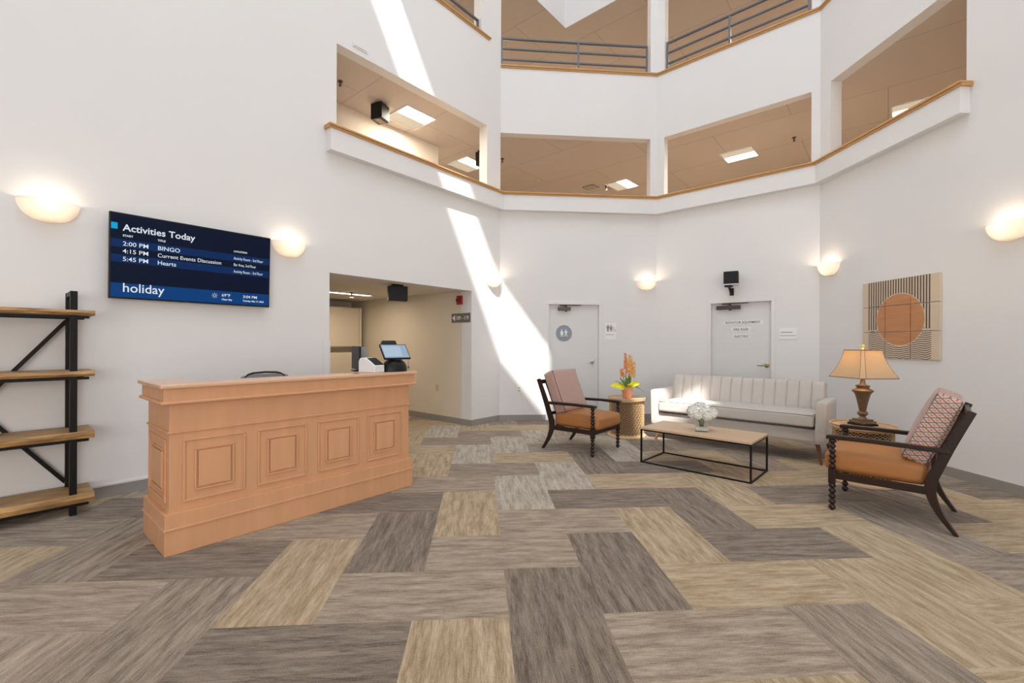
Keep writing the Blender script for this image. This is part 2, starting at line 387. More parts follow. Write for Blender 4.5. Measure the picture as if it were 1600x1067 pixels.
# ------------------------------------------------------------------ walls
def struct(mb, name, m, parent=None, bevel=0):
    o = mb.build(name, m, parent, bevel=bevel)
    if parent is None: o['kind'] = 'structure'
    return o
def wbox(mb, w, s0, s1, z0, z1, off0=0, off1=-.25):
    P = [wp(w, s0, 0, off0), wp(w, s1, 0, off0), wp(w, s1, 0, off1), wp(w, s0, 0, off1)]
    mb.prism([(p.x, p.y) for p in P], z0, z1)
Z1, Z2, Z2F, Z3 = 3.68, 5.06, 6.21, 8.0     # ledge underside, level-2 head, level-3 sill, level-3 head
OP = (.697, 3.13, 2.215)
TOPZ = 14.0
LEND, SEND = 9.5, 12.0
mb = MB()
wbox(mb, 'L', 0, OP[0], 0, OP[2]); wbox(mb, 'L', OP[1], LEND, 0, OP[2]); wbox(mb, 'L', 0, LEND, OP[2], Z1+.2)
wbox(mb, 'L', 3.05, LEND, Z1+.2, TOPZ); wbox(mb, 'L', 0, 3.05, Z2, 6.53, 0, -.16); wbox(mb, 'L', -2.04, 3.05, Z3+.006, TOPZ, 0, -.02)
struct(mb, 'wall_left', M['wall'])
D1 = (.86, 1.79, 2.065); D2 = (.935, 1.845, 2.045)
mb = MB(); wbox(mb, 'K', 0, D1[0], 0, D1[2]); wbox(mb, 'K', D1[1], 2.8364, 0, D1[2]); wbox(mb, 'K', 0, 2.8364, D1[2], Z1+.2); wbox(mb, 'K', 0, 2.8364, Z2, Z2F, 0, -.16)
struct(mb, 'wall_back', M['wall'])
mb = MB(); wbox(mb, 'R', 0, D2[0], 0, D2[2]); wbox(mb, 'R', D2[1], 2.45, 0, D2[2]); wbox(mb, 'R', 0, 2.45, D2[2], Z1+.2); wbox(mb, 'R', 0, 2.45, Z2, Z2F, 0, -.16); wbox(mb, 'R', -2.01, 2.45, Z3+.006, TOPZ, 0, -.02)
struct(mb, 'wall_back_right', M['wall'])
mb = MB(); wbox(mb, 'S', 0, SEND, 0, Z1+.2); wbox(mb, 'S', 1.978, SEND, Z1+.2, TOPZ); wbox(mb, 'S', 0, 1.978, Z2, Z2F, 0, -.16); wbox(mb, 'S', 0, 1.978, Z3, TOPZ, 0, -.2)
struct(mb, 'wall_right', M['wall'])
e1 = wp('L', LEND, 0); e2 = wp('S', SEND, 0); e3 = Vector((-5.9, e2.y, 0))
mb = MB(); mb.prism([(e1.x, e1.y), (e3.x, e3.y), (e3.x-.3, e3.y-.3), (e1.x-.3, e1.y)], 0, TOPZ); struct(mb, 'wall_rear_left', M['wall'])
mb = MB(); mb.prism([(e3.x-.3, e3.y), (e2.x+.3, e2.y), (e2.x+.3, e2.y-.3), (e3.x-.3, e3.y-.3)], 0, TOPZ); struct(mb, 'wall_rear', M['wall'])
# columns between the gallery openings
def P2(w, s, off=0): p = wp(w, s, 0, off); return (p.x, p.y)
for nm, pts in (('left', [P2('L', 0), P2('L', .345), P2('L', .345, -.18), P2('L', -.08, -.18)]),
                ('middle', [P2('K', 2.71), P2('K', 2.8364), P2('R', .132), P2('R', .132, -.16), P2('K', 2.71, -.16)]),
                ('right', [P2('R', 2.342), P2('R', 2.4499), P2('S', .196), P2('S', .196, -.16), P2('R', 2.342, -.16)])):
    for lv, (a, b_) in enumerate(((Z1+.2, Z2), (Z2F, Z3))):
        q = list(pts)
        if nm == 'left' and lv: a = 6.53; q = [P2('L', 0), P2('L', .49), P2('L', .49, -.18), P2('L', -.08, -.18)]
        mb = MB(); mb.prism(q, a, b_); struct(mb, f'wall_column_{nm}_{"upper" if lv else "lower"}', M['wall'])
# mitred strips that follow the walls
PL = dict(L=lambda s: P2('L', s), S=lambda s: P2('S', s))
def offs(pts, nrm, d):
    out = []
    for i, p in enumerate(pts):
        ns = [nrm[j] for j in (i-1, i) if 0 <= j < len(nrm)]
        if len(ns) == 1: out.append(v2(*p)+ns[0]*d)
        else:
            b_ = (ns[0]+ns[1]).normalized(); out.append(v2(*p)+b_*(d/b_.dot(ns[0])))
    return out
NRM = [WALL[k][2] for k in 'LKRS']
def strip(mb, pts, nrm, d0, d1, z0, z1):
    a = offs(pts, nrm, d0); b_ = offs(pts, nrm, d1); n = len(pts)
    rings = [[(a[i].x, a[i].y, z0), (b_[i].x, b_[i].y, z0), (b_[i].x, b_[i].y, z1), (a[i].x, a[i].y, z1)] for i in range(n)]
    mb.loft(rings)
full = [P2('L', 3.18), tuple(A), tuple(B), tuple(Cc), P2('S', 2.015)]
mb = MB(); strip(mb, full, NRM, -.02, .11, Z1, 3.945); struct(mb, 'trim_1', M['wall'])                          # boxed ledge
full2 = [P2('L', 3.21), tuple(A), tuple(B), tuple(Cc), P2('S', 2.045)]
mb = MB(); strip(mb, full2, NRM, -.1, .145, 3.965, 3.99); strip(mb, full2, NRM, -.02, .128, 3.94, 3.966); struct(mb, 'trim_2', M['oak'], bevel=.006)
mb = MB(); strip(mb, full2[1:4]+[P2('S', 1.97)], NRM[1:], -.17, .035, 6.225, 6.25); strip(mb, full2[1:4]+[P2('S', 1.97)], NRM[1:], -.02, .02, 6.2, 6.226); struct(mb, 'trim_3', M['oak'], bevel=.005)
mb = MB(); wbox(mb, 'L', .28, 3.05, 6.545, 6.57, .035, -.17); wbox(mb, 'L', .30, 3.05, 6.52, 6.546, .02, -.02); struct(mb, 'trim_4', M['oak'], bevel=.005)
# wall base
mb = MB(); strip(mb, [P2('L', .697), tuple(A), P2('K', .817)], NRM[:2], 0, .012, 0, .1)
struct(mb, 'baseboard_back_left', M['base'])
mb = MB(); strip(mb, [P2('K', 1.84), tuple(B), P2('R', .895)], NRM[1:3], 0, .012, 0, .1); struct(mb, 'baseboard_back', M['base'])
mb = MB(); strip(mb, [P2('R', 1.885), tuple(Cc), P2('S', SEND)], NRM[2:], 0, .012, 0, .1); struct(mb, 'baseboard_right', M['base'])
mb = MB(); wbox(mb, 'L', 3.13, LEND, 0, .1, .012, 0); struct(mb, 'baseboard_left', M['base'])
mb = MB(); wbox(mb, 'L', 3.13, LEND, .1, .118, .014, 0); struct(mb, 'trim_5', M['wall'])
# corner guards of the passage opening
mb = MB(); wbox(mb, 'L', 3.125, 3.21, .1, 1.385, .006, 0); wbox(mb, 'L', 3.118, 3.13, .1, 1.385, .006, -.06); struct(mb, 'trim_6', M['white'])
mb = MB(); wbox(mb, 'L', .64, .70, .1, 1.385, .004, 0); wbox(mb, 'L', .695, .703, .1, 1.385, .004, -.06); struct(mb, 'trim_7', M['white'])
# ------------------------------------------------------------------ passage at the ground floor
PO = wp('L', .697, 0); pdir = -WALL['L'][2]
pm = MB(); wbox(pm, 'L', .55, .697, 0, 2.9, -.24, -3.7); struct(pm, 'wall_passage_right', M['cream'])
pm = MB(); wbox(pm, 'L', .55, 4.6, 0, 2.9, -3.7, -3.85); struct(pm, 'wall_passage_end', M['cream'])
pm = MB(); wbox(pm, 'L', 4.5, 4.65, 0, 2.9, -.25, -3.8); struct(pm, 'wall_passage_left', M['cream'])
pm = MB(); wbox(pm, 'L', .55, 4.6, 2.235, 2.3, -.24, -3.8); struct(pm, 'ceiling_passage', mat('passage_ceiling_paint', (.84, .80, .74), .8, var=.01))
pm = MB(); wbox(pm, 'L', 1.72, 2.6, 0, 2.06, -3.62, -3.7); struct(pm, 'door_3', mat('brown_door_paint', (.38, .25, .13), .5))
pm = MB(); wbox(pm, 'L', .697, .709, 0, .1, -.0, -3.7); struct(pm, 'baseboard_passage', M['base'])
# ------------------------------------------------------------------ galleries (levels 2 and 3)
ring = [P2('L', 3.6), tuple(A), tuple(B), tuple(Cc), P2('S', 2.6)]
def slab(name, z0, z1, m, d=4.5, inn=-.1):
    mb = MB(); strip(mb, ring, NRM, -d, inn, z0, z1); return struct(mb, name, m)
slab('ceiling_2', 5.065, 5.2, M['ceil']); slab('floor_2', 2.8, 2.93, M['carpet']); slab('floor_3', 5.6, 5.85, M['carpet'])
mb = MB(); wbox(mb, 'K', 0, 2.8364, Z3, Z3+.15, -2.2, -4.2)
mbc = MB()
Q = v2(1.10, 9.42)
o4 = offs(ring, NRM, -4.5)
mbc.prism([ring[0], tuple(A), tuple(Q), tuple(o4[1]), tuple(o4[0])], Z3, Z3+.004)
mbc.prism([tuple(B), tuple(Cc), ring[4], tuple(o4[4]), tuple(o4[3]), tuple(o4[2]), tuple(Q)], Z3, Z3+.004)
mbc.prism([tuple(Q), tuple(o4[2]), tuple(o4[1])], Z3, Z3+.004)
mb.bm.free(); struct(mbc, 'ceiling_3', M['ceil'])
mb = MB(); strip(mb, ring, NRM, -4.7, -4.5, 2.8, 8.1); struct(mb, 'wall_gallery_outer', M['cream'])
mb = MB(); wbox(mb, 'L', .31, 3.6, 2.93, 5.066, -1.3, -1.42); wbox(mb, 'L', .31, .43, 2.93, 5.066, -1.42, -3.4); struct(mb, 'wall_gallery_left', M['cream'])
mb = MB(); wbox(mb, 'L', 3.5, 3.62, 2.93, 8.05, -.2, -4.6); struct(mb, 'wall_gallery_end_left', M['cream'])
mb = MB(); wbox(mb, 'S', 2.5, 2.62, 2.93, 8.05, -.2, -4.6); struct(mb, 'wall_gallery_end_right', M['cream'])
# unseen roof with skylight openings shaped to throw the sun patches
holes = [[(-3.4, 2.2), (-2.39, .68), (-1.74, -.35), (-1.13, -1.43), (-.34, -2.3), (-.26, -1.24), (-1.0, -.32), (-1.32, .13), (-1.91, .98), (-2.9, 2.5)],
         [(.80, -4.10), (1.78, -4.10), (1.78, -3.14), (.80, -3.14)]]
holes = [[(x-.0837*(TOPZ-12), y-.851*(TOPZ-12)) for x, y in h] for h in holes]     # along the sun's direction up to the roof
def roof():
    bm = bmesh.new(); x0, x1, y0, y1 = -9., 8., -7., 12.
    ed = []
    for loop in [[(x0, y0), (x1, y0), (x1, y1), (x0, y1)]]+holes:
        vs = [bm.verts.new((x, y, TOPZ)) for x, y in loop]
        ed += [bm.edges.new((vs[i], vs[(i+1) % len(vs)])) for i in range(len(vs))]
    bmesh.ops.triangle_fill(bm, edges=ed, use_beauty=True, use_dissolve=False)
    def inside(p, poly):
        r = False; j = len(poly)-1
        for i in range(len(poly)):
            (xi, yi), (xj, yj) = poly[i], poly[j]
            if (yi > p[1]) != (yj > p[1]) and p[0] < (xj-xi)*(p[1]-yi)/(yj-yi)+xi: r = not r
            j = i
        return r
    kill = [f for f in bm.faces if any(inside(f.calc_center_median()[:2], h) for h in holes)]
    bmesh.ops.delete(bm, geom=kill, context='FACES_ONLY')
    me = bpy.data.meshes.new('ceiling_roof'); bm.to_mesh(me); bm.free(); me.materials.append(M['wall'])
    o = bpy.data.objects.new('ceiling_roof', me); COL.objects.link(o); o['kind'] = 'structure'
    md = o.modifiers.new('thick', 'SOLIDIFY'); md.thickness = .05; md.offset = 1
roof()

# ------------------------------------------------------------------ doors
def door(name, w, s0, s1, zt, frame, hx, brass, closer):
    rt = bpy.data.objects.new(name, None); COL.objects.link(rt); rt.location = wp(w, (s0+s1)/2, 0); rt.rotation_euler = (0, 0, wrot(w)); rt['kind'] = 'structure'
    hw = (s1-s0)/2
    mb = MB(); mb.box(-hw+.012, hw-.012, .05, .095, .005, zt-.012); mb.build('door_leaf', M['doorpaint'], rt, bevel=.003)
    mb = MB(); f = .045
    mb.box(-hw-f, -hw+.012, -.012, .16, 0, zt-.012); mb.box(hw-.012, hw+f, -.012, .16, 0, zt-.012); mb.box(-hw-f, hw+f, -.012, .16, zt-.012, zt+f); mb.box(-hw+.012, hw-.012, .1, .15, 0, zt-.012)
    mb.build('door_frame', M['wall'], rt, bevel=.004)
    h = MB(); h.T = Matrix.Translation((hx, .05, 1.035)) @ Matrix.Rotation(R_(90), 4, 'X'); h.lathe([(.034, 0), (.034, .01), (.026, .016), (.014, .018), (.014, .05), (.018, .055), (.012, .065)], 20)
    h.T = Matrix.Identity(4); h.tube([(hx, -.005, 1.035), (hx-.03, -.01, 1.034), (hx-.075, -.009, 1.03), (hx-.12, -.005, 1.03)], [.011, .010, .009, .008], 8)
    h.build('door_handle', brass, rt, smooth=True)
    c = MB(); cx0, cx1 = closer; c.box(cx0, cx1, -.005, .05, zt-.115, zt-.055)
    cm = (cx0+cx1)/2; c.T = Matrix.Translation((cm+.03, .02, 0)); c.lathe([(.018, zt-.135), (.018, zt-.03)], 12); c.T = Matrix.Identity(4)
    c.bar((cm+.03, .02, zt-.035), (cm-.09, -.02, zt-.03), .022, .012); c.bar((cm-.09, -.02, zt-.028), (cm+.30, .01, zt-.022), .024, .012)
    c.build('door_closer', M['bronze'], rt, bevel=.003)
    return rt
dr1 = door('door_1', 'K', *D1[:2], D1[2], 0, .35, M['nickel'], (-.285, -.06))
dr2 = door('door_2', 'R', *D2[:2], D2[2], 0, .375, M['brass'], (-.36, .0))
# figures on signs
def person_shape(mb, x, z, h, y=-.002, dress=False, walk=False, th=.0015):
    def poly(pts):
        n = len(pts); mb.add([(x+a*h, y-t, z+b_*h) for t in (0, th) for a, b_ in pts], [tuple(range(n)), tuple(range(n, 2*n))[::-1]]+[(i, (i+1) % n, n+(i+1) % n, n+i) for i in range(n)])
    poly([(.085*cos(2*pi*k/14), .90+.085*sin(2*pi*k/14)) for k in range(14)])
    if dress: poly([(-.14, .78), (.14, .78), (.2, .5), (.24, .34), (.12, .30), (.1, 0), (-.1, 0), (-.12, .30), (-.24, .34), (-.2, .5)])
    elif walk: poly([(-.12, .8), (.12, .8), (.26, .55), (.22, .5), (.1, .62), (.09, .42), (.24, .02), (.16, 0), (0, .33), (-.18, 0), (-.26, .03), (-.09, .42), (-.1, .62), (-.22, .48), (-.26, .53)])
    else: poly([(-.2, .8), (.2, .8), (.24, .5), (.14, .42), (.12, 0), (-.12, 0), (-.14, .42), (-.24, .5)])
rs = onwall('restroom_sign', 'round blue grey sign with two white walking figures on the restroom door', 'sign', 'K', 1.152, 1.545, -.05)
mb = MB(); mb.T = Matrix.Rotation(R_(90), 4, 'X'); mb.lathe([(.148, 0), (.148, .006)], 12); mb.build('plate', M['signblue'], rs)
mb = MB(); mb.box(-.10, .10, -.008, -.006, -.095, -.078); mb.build('text_bar', M['greyink'], rs)
mb = MB(); person_shape(mb, -.04, -.06, .13, -.006, dress=True); person_shape(mb, .035, -.06, .13, -.006, walk=True); mb.build('figures', M['paper'], rs)
ws = onwall('restroom_wall_sign', 'small white sign with man, woman and wheelchair symbols beside the restroom door', 'sign', 'K', 1.985, 1.58, 0)
mb = MB(); mb.box(-.095, .105, -.005, 0, -.15, .15); mb.build('plate', M['paper'], ws, bevel=.002)
mb = MB(); person_shape(mb, -.045, .0, .125, -.005); person_shape(mb, .013, .0, .125, -.005, dress=True)
mb.tube([(.068+.020*cos(a/10*2*pi), -.006, .02+.020*sin(a/10*2*pi)) for a in range(11)], .0025, 5); mb.ball((.06, -.006, .075), .008, (1, .3, 1)); mb.tube([(.06, -.006, .068), (.063, -.006, .035), (.085, -.006, .035), (.1, -.006, .012)], .0035, 5)
mb.build('pictograms', M['greyink'], ws)
mb = MB(); mb.box(-.08, .055, -.006, -.005, -.063, -.053); mb.build('text_bar', M['greyink'], ws)
for i, (s_, z, sx, w_) in enumerate((('ELEVATOR EQUIPMENT', 1.715, 1.0, .59), ('FIRE RISER', 1.60, 1.0, .29), ('ELECTRIC', 1.488, 1.0, .27))):
    lab = ['white label reading ELEVATOR EQUIPMENT, top of three on the door', 'white label reading FIRE RISER, middle of three on the door', 'white label reading ELECTRIC, lowest of three on the door'][i]
    sg = onwall('door_label', lab, 'sign', 'R', (1.418, 1.392, 1.402)[i], z, -.05, 'door labels'); hw = w_/2
    mb = MB(); mb.box(-hw, hw, -.003, 0, -.031, .031); mb.build('plate', M['paper'], sg)
    text('lettering', s_, .052, M['ink'], sg, 0, -.018, -.0032, 'CENTER', .0004, {0: .95, 1: .95, 2: .95}[i])
ns = onwall('room_sign', 'small white plate with faint grey lines right of the equipment door', 'sign', 'R', 2.055, 1.525, 0)
mb = MB(); mb.box(-.115, .115, -.006, 0, -.085, .085); mb.build('plate', M['paper'], ns, bevel=.002)
mb = MB(); mb.box(-.09, .06, -.0075, -.006, .015, .025); mb.box(-.1, .1, -.008, -.006, -.035, -.028); mb.build('text_bar', M['greyink'], ns)
# wall plates
ol = onwall('wall_outlet', 'cream outlet plate low on the back wall left of the restroom door', 'outlet', 'K', .345, .55, 0)
mb = MB(); mb.box(-.036, .036, -.006, 0, -.058, .058); mb.build('plate', M['white'], ol, bevel=.002); mb = MB(); mb.box(-.017, .017, -.008, -.005, -.04, -.01); mb.box(-.017, .017, -.008, -.005, .01, .04); mb.build('socket', M['switch'], ol)
# frame on the passage side wall: local x runs rightwards (towards the room)
def pwall(name, label, cat, n, z, out=0):
    p = PO.xy-WALL['L'][2]*n-WALL['L'][1]*(-out); v = WALL['L'][2]
    return thing(name, label, cat, (p.x, p.y, z), math.atan2(v.y, v.x))
po = pwall('passage_outlet', 'almond outlet plate on the passage wall beside the desk', 'outlet', .85, .57)
mb = MB(); mb.box(-.036, .036, -.006, 0, -.058, .058); mb.build('plate', M['switch'], po, bevel=.002)
fa = pwall('fire_alarm', 'red fire alarm horn high on the passage wall above the room number sign', 'alarm', .27, 2.08)
mb = MB(); mb.box(-.065, .065, -.03, 0, -.075, .075); mb.build('housing', M['red'], fa, bevel=.006)
mb = MB(); mb.box(.0, .05, -.045, -.03, -.05, .05); mb.T = Matrix.Translation((-.03, -.03, 0)) @ Matrix.Rotation(R_(90), 4, 'X'); mb.lathe([(.035, 0), (.03, .02), (.012, .025)], 16); mb.build('horn', mat('alarm_dark', (.16, .01, .01), .4), fa, bevel=.003)
rn = pwall('room_number_sign', 'dark grey sign reading 109 - 119 with an arrow on the passage wall', 'sign', .25, 1.782)
mb = MB(); mb.box(-.225, .225, -.008, 0, -.077, .077); mb.build('plate', M['plaque'], rn, bevel=.002)
mb = MB(); mb.add([(-.205, -.0085, 0), (-.135, -.0085, .05), (-.135, -.0085, -.05), (-.205, -.010, 0), (-.135, -.010, .05), (-.135, -.010, -.05)], [(0, 1, 2), (5, 4, 3), (0, 3, 4, 1), (1, 4, 5, 2), (2, 5, 3, 0)]); mb.build('arrow', M['paper'], rn)
text('numerals', '109 - 119', .092, M['paper'], rn, -.115, -.032, -.009, 'LEFT', .0008, .86)
# tan cabinet at the far end of the passage
cb = thing('passage_cabinet', 'tall tan cabinet with open niche at the end of the passage', 'cabinet', wp('L', 1.33, 0, -3.1), wrot('L'))
mb = MB(); mb.box(-.27, .5, .02, .5, 0, 1.16); mb.box(-.27, .5, .02, .5, 1.27, 2.07); mb.box(-.27, .5, .3, .5, 1.16, 1.27); mb.box(.47, .52, 0, .5, 0, 2.07); mb.build('body', M['cream'], cb)
mb = MB(); mb.box(-.24, .45, .0, .02, 1.29, 2.05); mb.build('door', M['cream'], cb, bevel=.003)
mb = MB(); mb.box(-.24, .45, .0, .02, .1, 1.14); mb.build('door', M['cream'], cb, bevel=.003)

# ------------------------------------------------------------------ ceiling fittings
def troffer(name, label, c, rz, w, l, z, side=True, group='gallery ceiling lights', dual=True):
    t = thing(name, label, 'light', (c[0], c[1], z), rz, group)
    mb = MB(); f = .02
    mb.box(-l/2, l/2, -w/2, -w/2+f, -.012, .02); mb.box(-l/2, l/2, w/2-f, w/2, -.012, .02); mb.box(-l/2, -l/2+f, -w/2+f, w/2-f, -.012, .02); mb.box(l/2-f, l/2, -w/2+f, w/2-f, -.012, .02); mb.build('frame', M['white'], t)
    mb = MB(); mb.box(-l/2+f, l/2-f, -w/2+f, w/2-f if not dual else 0, -.006, 0); mb.build('lens', M['troffer'], t)
    if dual: mb = MB(); mb.box(-l/2+f, l/2-f, 0, w/2-f, -.006, 0); mb.build('diffuser', M['troffer_dim'], t)
    return t
zc = 5.062
troffer('ceiling_light', 'square ceiling light over left gallery beside the black speaker', (-1.68, 7.36), R_(49.7), .6, .6, zc)
troffer('ceiling_light', 'square ceiling light past the end of the left gallery wall', (-.94, 9.27), R_(49.7), .6, .6, zc)
troffer('ceiling_light', 'square ceiling light seen through the middle gallery opening', (2.55, 10.42), R_(47), .56, .6, zc)
troffer('ceiling_light', 'rectangular ceiling light in the gallery right of the middle column', (4.42, 8.73), R_(138.5), .55, .58, zc)
troffer('ceiling_light', 'ceiling light partly hidden by the oak cap of the far right gallery', (6.25, 6.93), R_(138.5), .5, .6, zc)
troffer('passage_light', 'long fluorescent light on the passage ceiling behind the desk', (wp('L', 1.9, 0, -2.1).x, wp('L', 1.9, 0, -2.1).y), R_(49.7), .16, 1.35, 2.232, group=None, dual=False)
area('passage_lamp', wp('L', 1.9, 2.15, -2.1), .9, 14, (1, .80, .52), sy=.3)
for x, y, e_ in ((-1.68, 7.36, 26), (-.94, 9.27, 52), (2.55, 10.42, 82), (4.42, 8.73, 82), (6.25, 6.93, 76)):
    area('gallery_lamp_or_fill', (x, y, 5.02), .55, e_, (1, .87, .72), sy=.55)
for x, y in ((-3.2, 8.2), (-.4, 11.3), (3.2, 11.2), (6.2, 8.9), (7.2, 5.6)):
    area('gallery_lamp_or_fill', (x, y, 7.95), .55, 84, (1, .90, .78), sy=.55)  # unseen fill lamps added to brighten the upper gallery ceiling
def speaker(name, label, loc, rz, w, h, d, ceil=True):
    t = thing(name, label, 'speaker', loc, rz)
    mb = MB(); mb.box(-w/2, w/2, -d/2, d/2, -h-.03, -.03); mb.build('cabinet', M['plastic'], t, bevel=.008)
    mb = MB(); mb.box(-w*.3, w*.3, -d*.3, d*.3, -.03, 0); mb.build('bracket', M['dark'], t, bevel=.002)
    mb = MB(); mb.box(-w*.38, w*.38, -d*.25, d*.25, -h-.034, -h-.03); mb.build('badge', M['lampmetal'], t)
    return t
speaker('ceiling_speaker', 'black speaker hanging from left gallery ceiling beside the square light', (-2.06, 6.93, 5.065), R_(70), .2, .24, .2)
speaker('ceiling_speaker', 'black speaker hanging at the gallery ceiling behind left column', (-.60, 8.6, 5.065), R_(50), .14, .26, .2)
speaker('ceiling_speaker', 'black speaker hanging from the passage ceiling behind the desk', (-1.72, 6.70, 2.235), R_(25), .28, .22, .14)
def sprinkler(x, y, z, label, pend=True):
    t = thing('sprinkler', label, 'sprinkler', (x, y, z), 0, 'ceiling sprinklers')
    mb = MB(); mb.lathe([(.035, 0), (.035, -.008), (.014, -.012), (.012, -.05), (.02, -.055), (.008, -.075), (.008, -.09)], 12); mb.build('body', M['bronze'], t, smooth=True)
    mb = MB(); mb.lathe([(.03, -.09), (.03, -.095)], 12); mb.build('deflector', M['nickel'], t)
sprinkler(-.21, 8.98, 5.065, 'sprinkler head on gallery ceiling right of the left column')
sprinkler(2.19, 10.5, 5.065, 'sprinkler head beside the ceiling vent in the middle gallery')
sprinkler(5.03, 8.0, 5.065, 'sprinkler head on the gallery ceiling left of the right column')
sprinkler(-2.45, 6.34, 5.065, 'sprinkler head at the left end of the left gallery opening')
sprinkler(-2.79, 7.77, 2.235, 'sprinkler head on the passage ceiling in front of the long light')
t = thing('ceiling_vent', 'small dark grille on the middle gallery ceiling', 'vent', (1.85, 10.59, 5.064), R_(45))
mb = MB(); mb.box(-.15, .15, -.15, .15, -.006, 0); mb.build('frame', M['bronze'], t)
for i in range(4): mb = MB(); mb.box(-.13, .13, -.12+i*.065, -.085+i*.065, -.012, -.006); mb.build('slat', M['ceil'], t)
t = thing('smoke_detector', 'round cream smoke detector on the middle gallery ceiling', 'smoke detector', (.57, 10.14, 5.065))
mb = MB(); mb.lathe([(.065, 0), (.065, -.015), (.045, -.035), (.02, -.04)], 20); mb.build('housing', M['switch'], t, smooth=True)
t = onwall('wall_vent', 'small white slotted plate on the left wall above the gallery opening', 'vent', 'L', 2.73, 5.16, 0)
mb = MB(); mb.box(-.11, .11, -.012, 0, -.028, .028); mb.build('plate', M['white'], t, bevel=.003); mb = MB(); mb.box(-.09, .09, -.014, -.012, -.012, -.006); mb.build('slot', M['greyink'], t)
# speaker on wall bracket above the equipment door
t = onwall('wall_speaker', 'black cube speaker on a wall bracket above the equipment door', 'speaker', 'R', 1.27, 2.25, 0)
mb = MB(); mb.T = Matrix.Rotation(R_(12), 4, 'Z'); mb.box(-.105, .105, -.30, -.10, .06, .255); mb.build('cabinet', M['plastic'], t, bevel=.01)
mb = MB(); mb.T = Matrix.Rotation(R_(12), 4, 'Z'); mb.box(-.10, .10, -.29, -.11, .045, .06); mb.build('base_strip', M['white'], t)
mb = MB(); mb.box(-.03, .03, -.02, 0, -.10, .02); mb.tube([(0, -.02, -.03), (0, -.10, -.02), (.0, -.17, .045)], .018, 10); mb.box(-.05, .05, -.24, -.13, .02, .046); mb.build('bracket', M['plastic'], t, bevel=.003)
# ------------------------------------------------------------------ gallery railings
def railing(name, label, w, posts, z0, zs, s0=None, s1=None, off=-.07):
    t = onwall(name, label, 'railing', w, 0, 0, 0, 'gallery railings')
    sgn = -1 if w == 'L' else 1; s0 = posts[0] if s0 is None else s0; s1 = posts[-1] if s1 is None else s1
    for s in posts: mb = MB(); mb.bar((sgn*s, -off, z0), (sgn*s, -off, zs[0]+.018), .032); mb.build('post', M['steel'], t)
    for i, z in enumerate(zs): mb = MB(); mb.tube([(sgn*s0, -off, z), (sgn*s1, -off, z)], .024 if i == 0 else .020, 10); mb.build('rail', M['steel'], t, smooth=True)
railing('railing', 'steel railing of three rails above the middle gallery opening', 'K', [.02, 1.395, 2.664], 6.25, [6.765, 6.585, 6.395])
railing('railing', 'long steel railing of the upper gallery right of the middle column', 'R', [.16, 1.2, 2.30], 6.25, [6.765, 6.585, 6.395])
railing('railing', 'short steel handrail on the upper left gallery parapet', 'L', [.515, 1.8, 3.0], 6.57, [6.78])

# ------------------------------------------------------------------ sconces
def sconce(label, w, s, z):
    t = onwall('wall_sconce', label, 'wall lamp', w, s, z, 0, 'wall sconces')
    mb = MB(); n = 24; rings = []
    for j in range(9):
        f = j/8.0; rr = (1-f**2.2)**.5 if f < 1 else 0.03; zz = .075-.17*f
        rings.append([(.178*max(rr, .04)*cos(pi+pi*k/n), .13*max(rr, .04)*sin(pi+pi*k/n)-.001, zz) for k in range(n+1)])
    vs = [p for r in rings for p in r]; m_ = n+1
    mb.add(vs, [(i*m_+k, i*m_+k+1, (i+1)*m_+k+1, (i+1)*m_+k) for i in range(8) for k in range(n)])
    sh = mb.build('glass_bowl', M['frost'], t, smooth=True); md = sh.modifiers.new('thick', 'SOLIDIFY'); md.thickness = .005; md.offset = 1
    mb = MB(); mb.box(-.06, .06, -.02, 0, -.05, .03); mb.build('back_plate', M['white'], t, bevel=.003)
    mb = MB(); mb.ball((0, -.055, .01), .022, (1, 1, 1.3)); mb.build('bulb', M['bulb'], t, smooth=True)
    l = bpy.data.lights.new('sconce_lamp', 'POINT'); l.energy = 1.9; l.color = (1, .81, .62); l.shadow_soft_size = .03
    lo = bpy.data.objects.new('sconce_lamp', l); COL.objects.link(lo); lo.parent = t; lo.location = (0, -.065, .05)
sconce('glowing bowl sconce left of the wall screen', 'L', 5.52, 2.42)
sconce('glowing bowl sconce right of the wall screen', 'L', 3.62, 2.42)
sconce('bowl sconce at the sunlit corner right of the passage opening', 'L', .20, 2.42)
sconce('glowing bowl sconce on the back wall right of the restroom door', 'K', 2.635, 2.42)
sconce('glowing bowl sconce right of the equipment door', 'S', .205, 2.42)
sconce('glowing bowl sconce at the right edge above and right of the artwork', 'S', 2.37, 2.42)

# ------------------------------------------------------------------ wall screen
tv = onwall('wall_screen', 'large black wall screen showing the Activities Today schedule', 'screen', 'L', 4.51, 2.113, .03)
TT = Matrix.Translation((0, -.05, 0)) @ Matrix.Rotation(R_(2.2), 4, 'X')
def tvb(name, x0, x1, y0, y1, z0, z1, m, bev=0, parent=tv):
    mb = MB(); mb.T = TT; mb.box(x0, x1, y0, y1, z0, z1); return mb.build(name, m, parent, bevel=bev)
TW, TH = .655, .374
tvb('bezel', -TW, TW, -.012, .03, -TH, TH, M['tv'], .004)
mb = MB(); mb.box(-.25, .25, -.03, .03, -.15, .15); mb.build('mount', M['dark'], tv)
sc = tvb('display', -TW+.012, TW-.012, -.0135, -.012, -TH+.014, TH-.012, M['scr0'])
def rowz(f): return TH-.012-(2*TH-.026)*f
def colx(f): return -TW+.012+(2*TW-.024)*f
for f0, f1, m_ in ((.30, .395, 'scr1'), (.485, .58, 'scr1'), (.83, 1.0, 'scr2')):
    tvb('display_band', colx(0), colx(1), -.0142, -.0135, rowz(f1), rowz(f0), M[m_], parent=sc)
